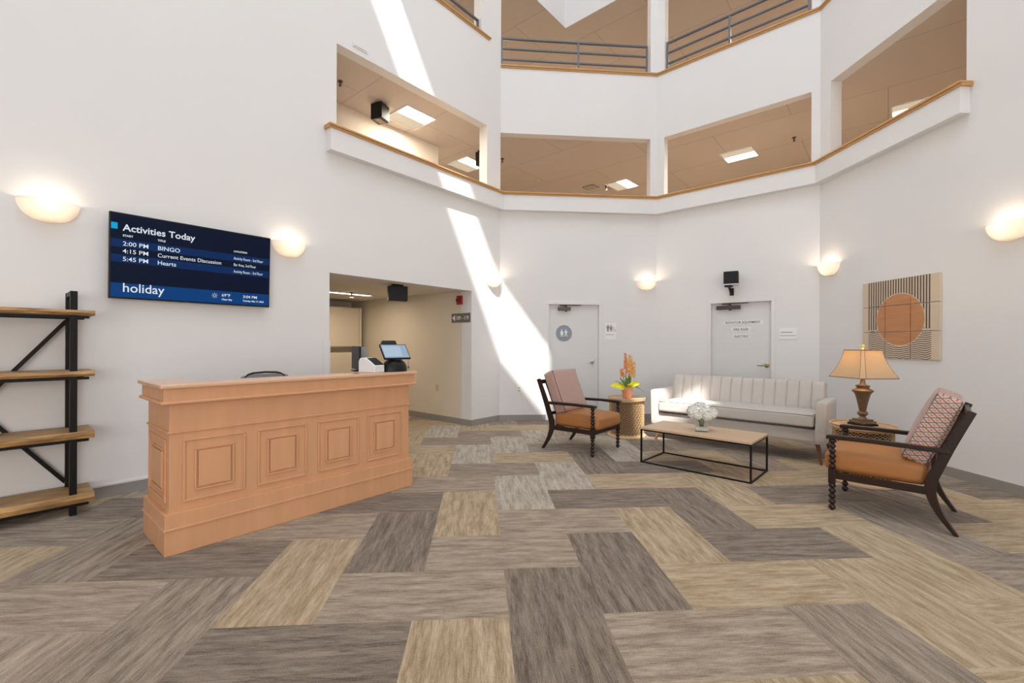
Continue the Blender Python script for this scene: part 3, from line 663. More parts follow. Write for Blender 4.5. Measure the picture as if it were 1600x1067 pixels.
tvb('display_marker', colx(.0), colx(.033), -.0145, -.0135, rowz(.185), rowz(.11), M['scrc'], parent=sc)
for s_, fx, fz, size, sx, bo in (('Activities Today', .06, .195, .083, .98, .0012), ('START', .06, .265, .024, 1, .0006), ('TITLE', .25, .265, .024, 1, .0006), ('LOCATION', .735, .265, .024, 1, .0006),
        ('2:00 PM', .06, .375, .052, 1.06, .0003), ('BINGO', .25, .375, .052, 1.05, .0004), ('Activity Room - 3rd Floor', .735, .37, .040, .66, .0),
        ('4:15 PM', .06, .465, .052, 1.06, .0003), ('Current Events Discussion', .25, .465, .049, .97, .0002), ('Bar Area, 3rd Floor', .735, .46, .040, .66, .0),
        ('5:45 PM', .06, .56, .052, 1.06, .0003), ('Hearts', .25, .56, .052, 1.0, .0003), ('Activity Room - 3rd Floor', .735, .555, .040, .66, .0),
        ('holiday', .06, .935, .112, .93, .0006), ('69°F', .655, .905, .040, 1.05, .0003), ('Clear Sky', .655, .955, .022, 1.1, .0006), ('3:04 PM', .805, .905, .040, 1.05, .0003), ('Tuesday, May 17, 2022', .805, .955, .022, 1.0, .0006)):
    text('display_text', s_, size, M['scrt'], sc, colx(fx), rowz(fz), -.0146, 'LEFT', bo, sx, .0004, TT)
mb = MB(); mb.T = TT
cx_, cz_ = colx(.608), rowz(.90)
mb.tube([(cx_+.011*cos(a*pi/6), -.0148, cz_+.011*sin(a*pi/6)) for a in range(13)], .002, 4)
for k in range(8): a = k*pi/4; mb.bar((cx_+.017*cos(a), -.0148, cz_+.017*sin(a)), (cx_+.026*cos(a), -.0148, cz_+.026*sin(a)), .003)
mb.build('display_sun_icon', M['scrt'], sc)
# ------------------------------------------------------------------ artwork
ar = onwall('artwork', 'nine panel wall artwork with orange circle over brown stripes and waves', 'artwork', 'S', 1.258, 1.668, 0)
xs = [-.487, -.168, .157, .487]; zs = [-.466, -.152, .158, .466]; g = .004
for i in range(3):
    for j in range(3):
        mb = MB(); mb.box(xs[i]+(g if i else 0), xs[i+1]-(g if i < 2 else 0), -.022, -.002, zs[j]+(g if j else 0), zs[j+1]-(g if j < 2 else 0)); mb.build('panel', M['art'], ar, bevel=.0015)

# ------------------------------------------------------------------ industrial shelf
sh = onwall('open_shelf_unit', 'black metal shelf unit with rough wooden boards against left wall', 'shelf', 'L', 5.90, 0, 0)
def sx_(s): return 5.90-s
for s in (5.405, 6.395):
    for off in (.06, .345): mb = MB(); mb.box(sx_(s)-.021, sx_(s)+.021, -off-.021, -off+.021, 0, 1.755); mb.build('post', M['dark'], sh, bevel=.002)
    mb = MB(); mb.box(sx_(s)-.018, sx_(s)+.018, -.33, -.07, 1.72, 1.755); mb.build('end_rail', M['dark'], sh)
for z0, z1 in ((1.565, 1.61), (1.082, 1.13), (.592, .655), (.088, .165)):
    mb = MB(); n = 26; xa, xb = sx_(6.51), sx_(5.285); rings = []
    for i in range(n+1):
        x = xa+(xb-xa)*i/n; j1 = random.uniform(-.006, .006); j2 = random.uniform(-.004, .004)
        rings.append([(x, -.375+j1, z0+.004), (x, -.388+j2, (z0+z1)/2), (x, -.378+j1*.7, z1-.003), (x, -.03, z1), (x, -.03, z0)])
    mb.loft(rings); mb.build('board', M['shelf'], sh)
    mb = MB()
    mb.bar((xa+.03, -.345, z0-.012), (xb-.03, -.345, z0-.012), .02, .02); mb.bar((xa+.03, -.06, z0-.012), (xb-.03, -.06, z0-.012), .02, .02); mb.build('support_rail', M['dark'], sh)
for a, b_ in (((5.42, 1.53), (6.38, .20)), ((5.42, .20), (6.38, 1.53))):
    mb = MB(); mb.bar((sx_(a[0]), -.05 if a[1] > 1 else -.035, a[1]), (sx_(b_[0]), -.05 if a[1] > 1 else -.035, b_[1]), .012, .028); mb.build('brace', M['dark'], sh)

# ------------------------------------------------------------------ reception desk (local x along the front, y towards the back)
DX = R_(49.74)
dk = thing('reception_desk', 'pink toned wooden reception desk with raised square panels', 'desk', (-2.182, 2.814, 0), DX)
def fr(mb, x0, x1, z0, z1, y, wd, th):        # picture-frame moulding on a front face
    for a in ((x0, x1, z0, z0+wd), (x0, x1, z1-wd, z1)): mb.box(a[0], a[1], y-th, y, a[2], a[3])
    for a in ((x0, x0+wd), (x1-wd, x1)): mb.box(a[0], a[1], y-th, y, z0+wd, z1-wd)
W_, D_ = 1.915, .585
mb = MB(); mb.box(0, W_, 0, .14, 0, .265); mb.box(0, .14, .14, D_, 0, .265); mb.build('plinth', M['desk'], dk, bevel=.004)
mb = MB(); mb.box(-.008, W_+.008, -.008, .1, .158, .172); mb.box(-.008, .1, .1, D_, .158, .172); mb.build('plinth_bead', M['desk'], dk, bevel=.004)
mb = MB(); mb.box(.028, W_-.028, .028, .12, .26, 1.05); mb.box(.028, .12, .12, D_, .26, 1.05); mb.box(W_-.12, W_-.028, .12, D_, .0, 1.05); mb.build('body', M['desk'], dk, bevel=.002)
mb = MB(); mb.box(.016, W_-.016, .016, .06, .772, .786); mb.box(.016, .06, .06, D_, .772, .786); mb.build('waist_bead', M['desk'], dk, bevel=.004)
mb = MB(); mb.box(-.008, W_+.008, -.008, .16, .975, 1.065); mb.box(-.008, .16, .16, D_+.005, .975, 1.065); mb.box(W_-.16, W_+.008, .16, D_+.005, .975, 1.065); mb.build('frieze', M['desk'], dk, bevel=.003)
mb = MB(); mb.box(-.026, W_+.026, -.026, .05, .962, .984); mb.box(-.026, .05, .05, D_+.01, .962, .984); mb.build('frieze_bead', M['desk'], dk, bevel=.009, seg=3)
mb = MB(); mb.prism([(-.032, -.032), (W_+.032, -.032), (W_+.032, D_+.02), (W_-.19, D_+.02), (W_-.19, .205), (.205, .205), (.205, D_+.02), (-.032, D_+.02)], 1.063, 1.092); mb.build('countertop', [M['desktop']], dk, bevel=.01, seg=3)
mb = MB(); mb.box(.12, W_-.12, .12, D_, .72, .75); mb.build('work_surface', M['desktop'], dk)
for i, (x0, x1) in enumerate(((.100, .470), (.550, .910), (.998, 1.360), (1.443, 1.803))):
    mb = MB(); fr(mb, x0, x1, .318, .727, .029, .014, .012); a, b_ = x0+.064, x1-.072
    fr(mb, a, b_, .380, .660, .029, .012, .014); mb.box(a+.022, b_-.022, .015, .03, .402, .638)
    mb.build('panel', M['desk'], dk, bevel=.004)
mb = MB(); mb.T = Matrix(((0, 1, 0, 0), (1, 0, 0, 0), (0, 0, 1, 0), (0, 0, 0, 1)))
fr(mb, .085, .53, .318, .727, .029, .014, .012); fr(mb, .15, .465, .38, .66, .029, .012, .014); mb.box(.172, .443, .015, .03, .402, .638); mb.build('panel', M['desk'], dk, bevel=.004)
def ondesk(name, label, cat, x, y, rz=0):
    p = v2(-2.182, 2.814)+v2(cos(DX), sin(DX))*x+v2(-sin(DX), cos(DX))*y; return thing(name, label, cat, (p.x, p.y, 1.092), DX+rz)
# label printer: white body with sloping black lid
pr = ondesk('label_printer', 'white desktop printer with sloping black lid on the desk end', 'printer', 1.535, .115, R_(-74))
mb = MB(); prof = [(-.095, 0), (.095, 0), (.095, .065), (.02, .115), (-.04, .135), (-.08, .13), (-.095, .10)]
n = len(prof); mb.add([(p[0], y, p[1]) for y in (-.06, .07) for p in prof], [tuple(range(n))[::-1], tuple(range(n, 2*n))]+[(i, (i+1) % n, n+(i+1) % n, n+i) for i in range(n)]); mb.build('body', M['white'], pr, bevel=.008, seg=3)
mb = MB(); mb.add([(x, y, z) for y in (-.05, .06) for x, z in ((.09, .068), (.0, .126), (.0, .132), (.09, .076))], [(0, 1, 2, 3), (7, 6, 5, 4), (0, 4, 5, 1), (1, 5, 6, 2), (2, 6, 7, 3), (3, 7, 4, 0)]); mb.build('lid', M['plastic'], pr, bevel=.003)
mo = ondesk('desk_monitor', 'thin black monitor seen edge-on behind the white printer', 'monitor', 1.53, .36, R_(74))
mb = MB(); mb.box(-.13, .13, -.012, .01, .02, .235); mb.build('screen', M['plastic'], mo, bevel=.003)
mb = MB(); mb.box(-.06, .06, -.08, -.012, .08, .225); mb.build('rear_housing', mat('monitor_grey', (.28, .28, .29), .4), mo, bevel=.006)
mb = MB(); mb.box(-.02, .02, -.04, -.01, 0, .10); mb.box(-.05, .07, -.05, .03, 0, .012); mb.build('stand', M['plastic'], mo, bevel=.003)
ps = ondesk('register_terminal', 'black register terminal with tilted light blue touch screen', 'register', 1.775, .10)
mb = MB(); rings = []
for i in range(13):
    f = i/12.; z = .125*f; r = (1-f**2.6)**.5*.128 if f < 1 else .01
    rings.append([(max(r, .02)*cos(2*pi*k/28), .72*max(r, .02)*sin(2*pi*k/28), z) for k in range(28)])
mb.loft(rings); mb.build('base', M['plastic'], ps, smooth=True)
mb = MB(); mb.tube([(.124*cos(a)+.003, .035, .124*sin(a)*1.0) for a in [R_(x) for x in range(0, 75, 8)]], .008, 8); mb.build('base_rim', M['white'], ps, smooth=True)
ST = Matrix.Translation((-.005, -.015, .185)) @ Matrix.Rotation(R_(-8), 4, 'Z') @ Matrix.Rotation(R_(-40), 4, 'X')
mb = MB(); mb.T = ST; mb.box(-.135, .135, -.006, .012, -.088, .088); mb.build('tablet', M['plastic'], ps, bevel=.005)
mb = MB(); mb.T = ST; mb.box(-.125, .125, -.0072, -.006, -.075, .078); mb.build('screen', M['pos'], ps)
mb = MB(); mb.T = ST; mb.box(-.12, .06, -.0078, -.0072, -.06, .06); mb.build('screen_panel', M['pos2'], ps)
mb = MB(); mb.T = ST; mb.box(-.09, .05, 0, .05, .092, .14); mb.box(-.03, .03, .0, .03, -.1, .1); mb.build('card_reader', M['plastic'], ps, bevel=.006)
mb = MB(); mb.tube([(.125, -.045, .13), (.128, -.04, .06), (.126, -.045, .045)], .0015, 5); mb.ball((.126, -.045, .035), .008, (.8, .8, 2)); mb.build('cord', M['bronze'], ps)

# ------------------------------------------------------------------ office chair behind the desk
p = v2(-2.182, 2.814)+v2(cos(DX), sin(DX))*.90+v2(-sin(DX), cos(DX))*.62
oc = thing('office_chair', 'grey mesh office chair mostly hidden behind the reception desk', 'chair', (p.x, p.y, 0), DX)
def fback(P): return Vector((P.x, P.y+.25*P.x*P.x*-1, P.z))
ptsx = []
for k in range(33):
    a = 2*pi*k/32; ptsx.append((.205*math.copysign(abs(cos(a))**.45, cos(a)), .20-.25*(.205*cos(a))**2, .85+.23*math.copysign(abs(sin(a))**.6, sin(a))+.010*cos(a)*0+.012*(1-abs(cos(a)))))
mb = MB(); mb.tube(ptsx, .009, 8, cap=False); mb.build('back_frame', M['plastic'], oc, smooth=True)
mb = MB(); vs = []; nn = 10
for j in range(nn+1):
    for i in range(nn+1):
        x = -.20+.40*i/nn; vs.append((x, .20-.25*x*x, .63+(.447-.02*(abs(x)/.2)**6)*j/nn))
mb.add(vs, [(j*(nn+1)+i, j*(nn+1)+i+1, (j+1)*(nn+1)+i+1, (j+1)*(nn+1)+i) for j in range(nn) for i in range(nn)])
bk = mb.build('back_mesh', mat('grey_mesh', (.22, .21, .21), .8), oc, smooth=True); md = bk.modifiers.new('t', 'SOLIDIFY'); md.thickness = .004
mb = MB(); mb.cushion(.46, .44, .07, .03, (0, 0, .01), c=(0, 0, .47)); mb.build('seat', M['plastic'], oc, smooth=True)
mb = MB(); mb.tube([(0, .0, .08), (0, 0, .43)], .025, 10); mb.tube([(0, .1, .44), (0, .24, .5), (0, .21, .68)], .02, 8); mb.build('column', M['dark'], oc, smooth=True)
for k in range(5):
    a = k*2*pi/5; mb = MB(); mb.tube([(0, 0, .09), (.27*cos(a), .27*sin(a), .065)], [.022, .014], 8); mb.ball((.27*cos(a), .27*sin(a), .028), .028); mb.build('base_leg', M['dark'], oc, smooth=True)

# ------------------------------------------------------------------ sofa (local x along the front, y towards the wall)
sf = thing('sofa', 'light greige channel-back sofa against the back right wall', 'sofa', (1.991, 6.393, 0), R_(-43))
SW = 2.07; AW = .115
mb = MB(); mb.cushion(SW-2*AW+.02, .70, .155, .02, c=(SW/2, .38, .318)); mb.build('base', M['sofa'], sf, smooth=True)
mb = MB(); mb.cushion(SW-2*AW-.004, .62, .15, .03, (0, 0, .012), n=14, c=(SW/2, .29, .49)); mb.build('seat_cushion', M['sofa'], sf, smooth=True)
mb = MB()
for z in (.555, .424):
    x0, x1, y0, y1 = AW+.012, SW-AW-.012, -.012, .55; mb.tube([(x0, y1, z), (x0, y0, z), (x1, y0, z), (x1, y1, z)], .0045, 6)
mb.build('piping', M['piping'], sf, smooth=True)
for sgn, x in ((-1, AW/2), (1, SW-AW/2)):
    mb = MB(); mb.cushion(AW, .76, .48, .022, (0, 0, .004), c=(x, .37, .47), fn=lambda P, s=sgn: Vector((P.x+s*.012*(P.z-.23)/.48, P.y, P.z))); mb.build('arm', M['sofa'], sf, smooth=True)
NC = 14; bw = (SW-2*AW+.04)
for k in range(1):
    pass
mb = MB(); mb.box(AW-.02, SW-AW+.02, .62, .76, .24, .885); mb.build('back_frame', M['sofa'], sf, bevel=.015)
for k in range(NC):
    w_ = bw/NC; x = AW-.02+w_*(k+.5); mb = MB()
    mb.cushion(w_+.004, .11, .375, .016, (0, .010, 0), n=7, c=(x, .60, .715), fn=lambda P: Vector((P.x, P.y+.10*(P.z-.53)/.37-.05, P.z))); mb.build('back_channel', M['sofa'], sf, smooth=True)
for x, y, dx, dy in ((.10, .10, -.05, -.05), (SW-.10, .10, .05, -.05), (.10, .66, -.05, .06), (SW-.10, .66, .05, .06)):
    mb = MB(); mb.tube([(x, y, .25), (x+dx, y+dy, 0)], [.026, .013], 12); mb.build('leg', M['walnut'], sf, smooth=True)

# ------------------------------------------------------------------ coffee table
TA = R_(-43)
ct = thing('coffee_table', 'low oak-topped coffee table on a thin black box frame', 'table', (1.494, 5.146, 0), TA)
TL, TD, TZ = 1.15, .59, .405
mb = MB(); mb.box(-.012, TL+.012, -.012, TD+.012, TZ-.022, TZ); mb.build('tabletop', M['tabletop'], ct, bevel=.002)
mb = MB(); q = .0075
for z in (q, TZ-.022-q):
    for a, b_ in (((0, 0), (TL, 0)), ((TL, 0), (TL, TD)), ((TL, TD), (0, TD)), ((0, TD), (0, 0))): mb.bar((a[0], a[1], z), (b_[0], b_[1], z), 2*q)
mb.build('frame', M['dark'], ct)
for x, y in ((0, 0), (TL, 0), (TL, TD), (0, TD)): mb = MB(); mb.bar((x, y, 0), (x, y, TZ-.022), 2*q+.002); mb.build('leg', M['dark'], ct)
# vase of white hydrangeas on it
vx, vy = 2.10, 4.945
vs_ = thing('flower_vase', 'clear glass cube vase with white hydrangeas on the coffee table', 'vase', (vx, vy, TZ), R_(-20))
mb = MB(); h = .072; mb.box(-h, h, -h, h, .0005, .14)
bmesh.ops.delete(mb.bm, geom=[f for f in mb.bm.faces if f.calc_center_median().z > .14], context='FACES_ONLY')
vo = mb.build('glass', M['glass'], vs_); md = vo.modifiers.new('t', 'SOLIDIFY'); md.thickness = .006; md.offset = -1
mb = MB(); mb.box(-h+.008, h-.008, -h+.008, h-.008, .008, .05); mb.build('pebbles', mat('pebble_white', (.8, .78, .68), .4, var=.3, scale=60), vs_)
mb = MB()
for k in range(9):
    a = k*.7; mb.tube([(.02*cos(a), .02*sin(a), .05), (.03*cos(a+1), .03*sin(a+1), .11), (.055*cos(a+1.5), .055*sin(a+1.5), .20)], .0035, 6)
mb.build('stems', M['stem'], vs_, smooth=True)
def bloom(c, r, n, seedv):
    rnd = random.Random(seedv); mb = MB()
    for k in range(n):
        z = 1-2*(k+.5)/n; a = k*2.39996; s = (1-z*z)**.5; d = Vector((s*cos(a), s*sin(a), z)); pc = Vector(c)+d*r*rnd.uniform(.86, 1.04)
        t1 = d.orthogonal().normalized(); t2 = d.cross(t1)
        for j in range(4):
            b_ = j*pi/2+rnd.random()*.6; u = t1*cos(b_)+t2*sin(b_); w_ = d.cross(u); L_ = r*.46
            mb.add([pc-d*.004, pc+u*L_*.55+w_*L_*.42+d*.003, pc+u*L_+d*rnd.uniform(-.004, .006), pc+u*L_*.55-w_*L_*.42+d*.003], [(0, 1, 2, 3)])
    mb.ball(c, r*.86, seg=14, rings=8); return mb
for i, (c, r) in enumerate((((-.08, -.02, .205), .070), ((.02, -.03, .225), .074), ((.09, .01, .20), .068), ((-.01, .05, .235), .074), ((-.04, -.065, .18), .048), ((.05, -.065, .175), .05))):
    bloom(c, r, 80, i).build('flower_head', M['petal'], vs_)

# ------------------------------------------------------------------ armchairs (local -y is the front)
def armchair(label, loc, rz, side):
    t = thing('armchair', label, 'armchair', loc, rz, 'dark wood armchairs with bobbin legs')
    HW = .33
    for sgn in (-1, 1):
        mb = MB(); mb.T = Matrix.Translation((sgn*HW, -.345, 0)); pr_ = [(.008, 0), (.018, .006)]
        def beads(z0, z1, n, r):
            o = []
            for i in range(n):
                a = z0+(z1-z0)*i/n; h_ = (z1-z0)/n
                o += [(r*.42, a+.001), (r*.8, a+h_*.2), (r, a+h_*.5), (r*.8, a+h_*.8)]
            return o+[(r*.5, z1)]
        mb.lathe([(.012, 0)]+beads(.004, .225, 5, .027), 16)
        mb.lathe(beads(.34, .59, 6, .0265), 16)
        mb.build('leg', M['wenge'], t, smooth=True, ang=60)
        mb = MB(); mb.box(sgn*HW-.024, sgn*HW+.024, -.37, -.322, .222, .342); mb.build('leg_block', M['wenge'], t, bevel=.004)
        # sabre rear leg running up into the raked back post
        ctr = [(.388, .0), (.345, .06), (.298, .14), (.264, .22), (.247, .30), (.255, .38), (.293, .48), (.345, .62), (.403, .76), (.462, .895)]
        wd = [.024, .032, .042, .054, .064, .068, .062, .058, .052, .044]
        def cr(p0, p1, p2, p3, t_): return .5*(2*p1+(p2-p0)*t_+(2*p0-5*p1+4*p2-p3)*t_*t_+(3*p1-p0-3*p2+p3)*t_**3)
        def smooth(vals, k_=4):
            o_ = []
            for i_ in range(len(vals)-1):
                q0, q1, q2, q3 = vals[max(i_-1, 0)], vals[i_], vals[i_+1], vals[min(i_+2, len(vals)-1)]
                o_ += [cr(q0, q1, q2, q3, j_/k_) for j_ in range(k_)]
            return o_+[vals[-1]]
        ctr = list(zip(smooth([c_[0] for c_ in ctr]), smooth([c_[1] for c_ in ctr]))); wd = smooth(wd)
        Lc, Rc = [], []
        for i, (y, z) in enumerate(ctr):
            a = Vector(ctr[max(i-1, 0)]); b_ = Vector(ctr[min(i+1, len(ctr)-1)]); tt = (b_-a).normalized(); nn_ = Vector((-tt.y, tt.x))*wd[i]/2
            Lc.append((y+nn_.x, z+nn_.y)); Rc.append((y-nn_.x, z-nn_.y))
        Lc[0] = (Lc[0][0], 0); Rc[0] = (Rc[0][0], 0)
        mb = MB(); mb.strip_yz(Lc, Rc, sgn*HW-.019, sgn*HW+.019); mb.build('rear_leg', M['wenge'], t, bevel=.004)
        mb = MB(); mb.loft([[(sgn*HW-w_, y, z-th), (sgn*HW+w_, y, z-th), (sgn*HW+w_, y, z), (sgn*HW-w_, y, z)] for y, z, w_, th in ((-.385, .615, .032, .032), (-.34, .62, .032, .034), (-.1, .622, .028, .033), (.2, .616, .025, .034), (.345, .612, .022, .034))])
        mb.build('armrest', M['wenge'], t, bevel=.006)
        mb = MB(); mb.box(sgn*HW-.017, sgn*HW+.017, -.33, .26, .262, .315); mb.build('side_rail', M['wenge'], t, bevel=.003)
    mb = MB(); mb.box(-HW, HW, -.362, -.33, .262, .315); mb.build('front_rail', M['wenge'], t, bevel=.003)
    mb = MB(); mb.box(-HW, HW, .225, .26, .262, .315); mb.build('rear_rail', M['wenge'], t, bevel=.003)
    mb = MB(); mb.box(-HW, HW, .435, .462, .83, .885); mb.box(-HW, HW, .27, .292, .44, .48)
    for x in (-.18, -.06, .06, .18): mb.bar((x, .452, .84), (x, .282, .46), .02, .014)
    mb.build('back_rails', M['wenge'], t, bevel=.003)
    mb = MB(); mb.cushion(.605, .64, .165, .045, (.004, .008, .02), n=14, c=(0, -.085, .395)); mb.build('seat_cushion', M['leather'], t, smooth=True)
    # boxed back cushion leaning on the posts
    mb = MB(); T0 = Matrix.Translation((0, .25, .735)) @ Matrix.Rotation(R_(-22), 4, 'X'); mb.T = T0
    fs, nr = mb.cushion(.57, .165, .55, .035, (.006, .018, .008), n=14)
    ul_ = mb.bm.loops.layers.uv.new('UVMap'); inv = T0.inverted()
    for f, n_ in zip(fs, nr):
        ax = max(range(3), key=lambda i: abs(n_[i]))
        f.material_index = 0 if ax == 1 and n_[1] < 0 else 1
        for lp in f.loops:
            q_ = inv @ lp.vert.co; lp[ul_].uv = (q_.y, q_.z) if ax == 0 else ((q_.x, q_.z) if ax == 1 else (q_.x, q_.y))
    mb.build('back_cushion', [M['pink'], M['ikat'] if side else M['pink']], t, smooth=True)
    mb = MB(); mb.T = T0
    for y in (-.07, .07): mb.tube([(-.275, y, -.26), (-.275, y, .26), (.275, y, .26), (.275, y, -.26), (-.275, y, -.26)], .005, 6)
    mb.build('back_piping', M['piping'] if side else M['wenge'], t, smooth=True)
    return t
# front direction (-y local) -> world
def frot(dx, dy): return math.atan2(dy, dx)+pi/2
armchair('dark wood armchair with dusty pink back cushion beside the restroom door', (.917, 5.834, 0), frot(.533, -.444), False)
armchair('dark wood armchair with patterned back cushion beside the lamp table', (3.126, 3.689, 0), frot(-.514, .498), True)

# ------------------------------------------------------------------ drum side tables
def drum(label, x, y):
    t = thing('side_table', label, 'side table', (x, y, 0), 0, 'woven rattan drum tables')
    mb = MB(); mb.lathe([(.268, 0), (.275, .006), (.275, .022), (.268, .03), (.25, .034)], 48); mb.build('foot_ring', M['tabletop'], t, smooth=True)
    mb = MB(); mb.lathe([(.262, .535), (.272, .54), (.272, .556), (.262, .561)], 48); mb.build('tabletop', M['tabletop'], t, smooth=True)
    mb = MB(); mb.lathe([(.262, .56), (.270, .562), (.274, .568), (.268, .574), (.262, .57), (.260, .563)], 48, cap=False); mb.build('rim', M['rattan'], t, smooth=True)
    rad = lambda z: .242+.006*math.cos((z-.28)*5)
    mb = MB(); mb.lathe([(.222, .03), (.222, .54)], 36); mb.build('shade_core', M['rattan_dark'], t, smooth=True)  # darkened rattan copy paints the shade seen through the weave
    mb = MB(); rows, cols = 13, 30; z0, z1 = .036, .532; dz = (z1-z0)/rows
    for r in range(rows):           # rows of open diamond loops
        for c in range(cols):
            a = 2*pi*(c+(r % 2)*.5)/cols; da = 2*pi/cols*.5; zc_ = z0+dz*(r+.5); rr = rad(zc_)
            def pt(aa, zz, k=0): return ((rr+k)*cos(aa), (rr+k)*sin(aa), zz)
            o_ = [pt(a-da, zc_), pt(a, zc_+dz*.58, .003), pt(a+da, zc_), pt(a, zc_-dz*.58, .003)]
            i_ = [pt(a-da*.76, zc_, .003), pt(a, zc_+dz*.42, .005), pt(a+da*.76, zc_, .003), pt(a, zc_-dz*.42, .005)]
            mb.add(o_+i_, [(k, (k+1) % 4, 4+(k+1) % 4, 4+k) for k in range(4)])
    w_ = mb.build('woven_wall', M['rattan'], t); md = w_.modifiers.new('t', 'SOLIDIFY'); md.thickness = .006
    for z in (.04, .525):
        mb = MB(); mb.tube([(rad(z)*cos(a*pi/24)*1.01, rad(z)*sin(a*pi/24)*1.01, z) for a in range(49)], .008, 6, cap=False); mb.build('binding', M['rattan'], t, smooth=True)
    return t
drum('woven rattan drum table carrying the potted orange flowers', 1.70, 6.62)
drum('woven rattan drum table carrying the lamp behind the right armchair', 3.50, 4.46)
TZ2 = .563
# ------------------------------------------------------------------ potted orange flowers
pt_ = thing('potted_plant', 'terracotta pot of tall orange blossoms on the rattan drum table', 'plant', (1.69, 6.56, TZ2), R_(-10))
mb = MB(); mb.lathe([(.058, 0), (.062, .004), (.078, .13), (.082, .135), (.084, .168), (.079, .17), (.074, .15), (.05, .14)], 28); mb.build('pot', M['terracotta'], pt_, smooth=True, ang=50)
mb = MB(); mb.lathe([(.072, .135), (.072, .152)], 20); mb.build('soil', M['soil'], pt_)
def leaf(L_, W_l, az, rise, droop, base, m, roll=0):
    mb = MB(); n = 8; vs = []
    for i in range(n+1):
        f = i/n; x = L_*f; z = rise*f-droop*f*f; w_ = W_l*sin(pi*min(1, f*.92+.08))**.8; vs += [(x, -w_/2, z+.006), (x, 0, z), (x, w_/2, z+.006)]
    mb.T = Matrix.Translation(base) @ Matrix.Rotation(az, 4, 'Z') @ Matrix.Rotation(roll, 4, 'X')
    mb.add(vs, [(3*i+j, 3*i+j+1, 3*i+j+4, 3*i+j+3) for i in range(n) for j in range(2)]); o = mb.build('leaf', m, pt_, smooth=True); md = o.modifiers.new('t', 'SOLIDIFY'); md.thickness = .0015
for az, L_, Wl, ri, dr_, m_ in ((186, .25, .13, .13, .10, 'leafy'), (200, .21, .12, .07, .06, 'leafy'), (165, .17, .06, .15, .06, 'leaf'), (-5, .25, .06, .10, .16, 'leaf'), (8, .18, .12, .24, .16, 'leafy'), (-40, .15, .13, .18, .08, 'leafy'),
        (-60, .12, .08, .12, .05, 'leafy'), (-100, .10, .06, .12, .06, 'leafy'), (90, .15, .05, .18, .04, 'leaf'), (130, .16, .05, .17, .03, 'leaf'), (-25, .19, .05, .12, .12, 'leaf'), (60, .10, .06, .20, .02, 'leaf')):
    leaf(L_, Wl, R_(az), ri, dr_, (0, 0, .15), M[m_], R_(-38 if 100 < az % 360 < 270 else 38) if m_ == 'leafy' else 0)
def spike(base, top, z0f, r, n, m, sd):
    b_, tp = Vector(base), Vector(top); rnd = random.Random(sd)
    mb = MB(); mid = (b_+tp)/2+Vector((0, 0, .0)); mb.tube([b_, mid, tp], [.006, .005, .003], 6); mb.build('stem', M['stem'], pt_, smooth=True)
    mb = MB()
    for k in range(n):
        f = z0f+(1-z0f)*(k+.5)/n; c = b_.lerp(tp, f); a = k*2.4+rnd.random()*.5; rr = r*(1-.5*(k/n))*rnd.uniform(.8, 1.15)
        d = Vector((cos(a), sin(a), .25)).normalized(); t1 = d.orthogonal().normalized(); t2 = d.cross(t1); pc = c+d*rr*.5
        for j in range(5):
            u = t1*cos(j*2*pi/5)+t2*sin(j*2*pi/5); w2 = d.cross(u); q_ = rr*.80
            mb.add([pc, pc+u*q_*.6+w2*q_*.28+d*q_*.35, pc+u*q_*1.1+d*q_*.1, pc+u*q_*.6-w2*q_*.28+d*q_*.35], [(0, 1, 2, 3)])
        mb.ball(pc, rr*.16, seg=6, rings=4)
    mb.build('blossoms', m, pt_)
spike((-.01, 0, .15), (-.025, -.01, .655), .52, .042, 26, M['orange'], 1)
spike((.015, .01, .15), (.045, 0, .625), .45, .055, 28, M['apricot'], 2)
spike((.03, 0, .15), (.10, -.01, .525), .42, .055, 20, M['apricot'], 3)
spike((-.02, 0, .15), (-.085, -.02, .43), .55, .050, 10, M['orange'], 4)

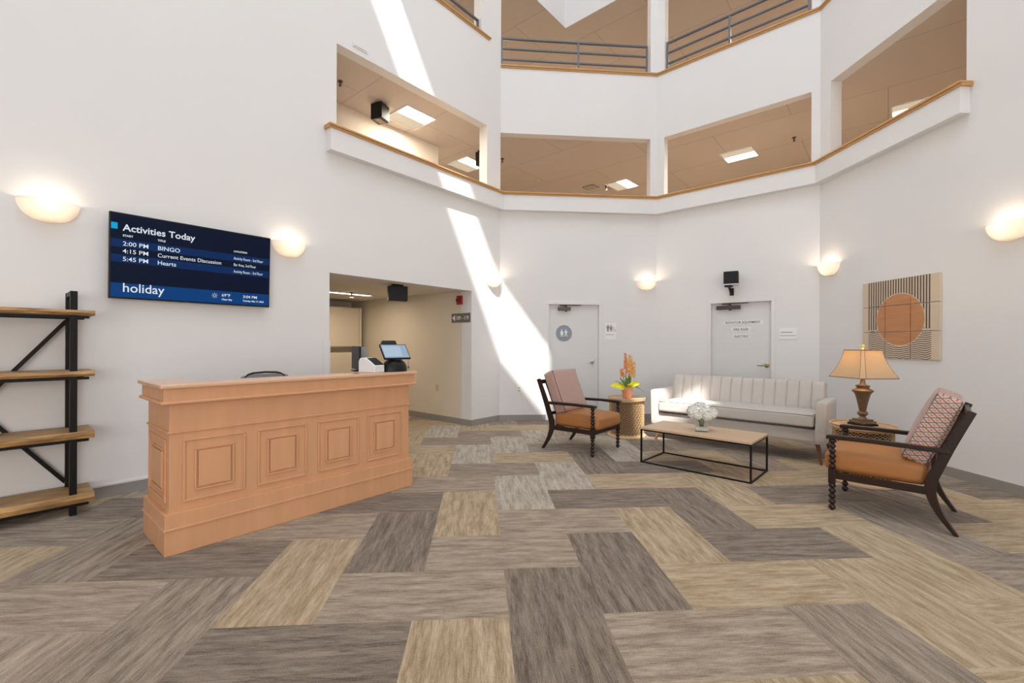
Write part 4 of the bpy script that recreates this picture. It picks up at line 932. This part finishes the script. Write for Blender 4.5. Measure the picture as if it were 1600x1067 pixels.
# ------------------------------------------------------------------ table lamp
lp_ = thing('table_lamp', 'lit bronze urn lamp with tan bell shade on the drum table', 'lamp', (3.50, 4.46, TZ2), R_(7))
mb = MB(); mb.box(-.088, .088, -.088, .088, .0, .018); mb.build('foot_plate', M['dark'], lp_, bevel=.004)
mb = MB(); mb.box(-.078, .078, -.078, .078, .018, .045); mb.box(-.062, .062, -.062, .062, .045, .062); mb.build('base', M['lampmetal'], lp_, bevel=.005)
mb = MB(); mb.lathe([(.04, .062), (.03, .075), (.024, .085), (.03, .095), (.042, .105), (.046, .12), (.036, .135), (.026, .142), (.03, .15), (.034, .17), (.045, .23), (.06, .29), (.068, .315), (.088, .335), (.09, .345), (.075, .355), (.055, .365), (.05, .375), (.06, .385), (.06, .395), (.035, .402), (.022, .41), (.018, .46)], 32); mb.build('urn_body', M['lampmetal'], lp_, smooth=True, ang=60)
mb = MB(); mb.tube([(0, 0, .45), (0, 0, .76)], .006, 8); mb.lathe([(.02, .52), (.02, .57)], 12); mb.build('rod', M['brass'], lp_, smooth=True)
mb = MB(); mb.lathe([(.004, .755), (.012, .765), (.008, .775), (.018, .80), (.004, .808)], 14); mb.build('finial', M['gold'], lp_, smooth=True)
mb = MB(); rings = []
for j in range(9):
    f = j/8.; z = .475+.27*f; hw = .212-.094*(1-(1-f)**1.55); c_ = hw*.17
    rings.append([(-hw+c_, -hw, z), (hw-c_, -hw, z), (hw, -hw+c_, z), (hw, hw-c_, z), (hw-c_, hw, z), (-hw+c_, hw, z), (-hw, hw-c_, z), (-hw, -hw+c_, z)])
mb.loft(rings, close=False); so_ = mb.build('lamp_shade', M['shade'], lp_); md = so_.modifiers.new('t', 'SOLIDIFY'); md.thickness = .002
mb = MB()
for rg in (rings[0], rings[-1]): mb.tube([Vector(p)*1.0 for p in rg]+[rg[0]], .004, 6)
for k in range(8): mb.tube([rg[k] for rg in rings], .0022, 5)
mb.build('shade_trim', mat('trim_brown', (.28, .14, .07), .6), lp_)
mb = MB(); mb.ball((0, 0, .62), .028); mb.build('bulb', M['bulb'], lp_, smooth=True)
l = bpy.data.lights.new('lamp_glow', 'POINT'); l.energy = 5.0; l.color = (1, .78, .42); l.shadow_soft_size = .03; lo = bpy.data.objects.new('lamp_glow', l); COL.objects.link(lo); lo.parent = lp_; lo.location = (.0, 0, .69)
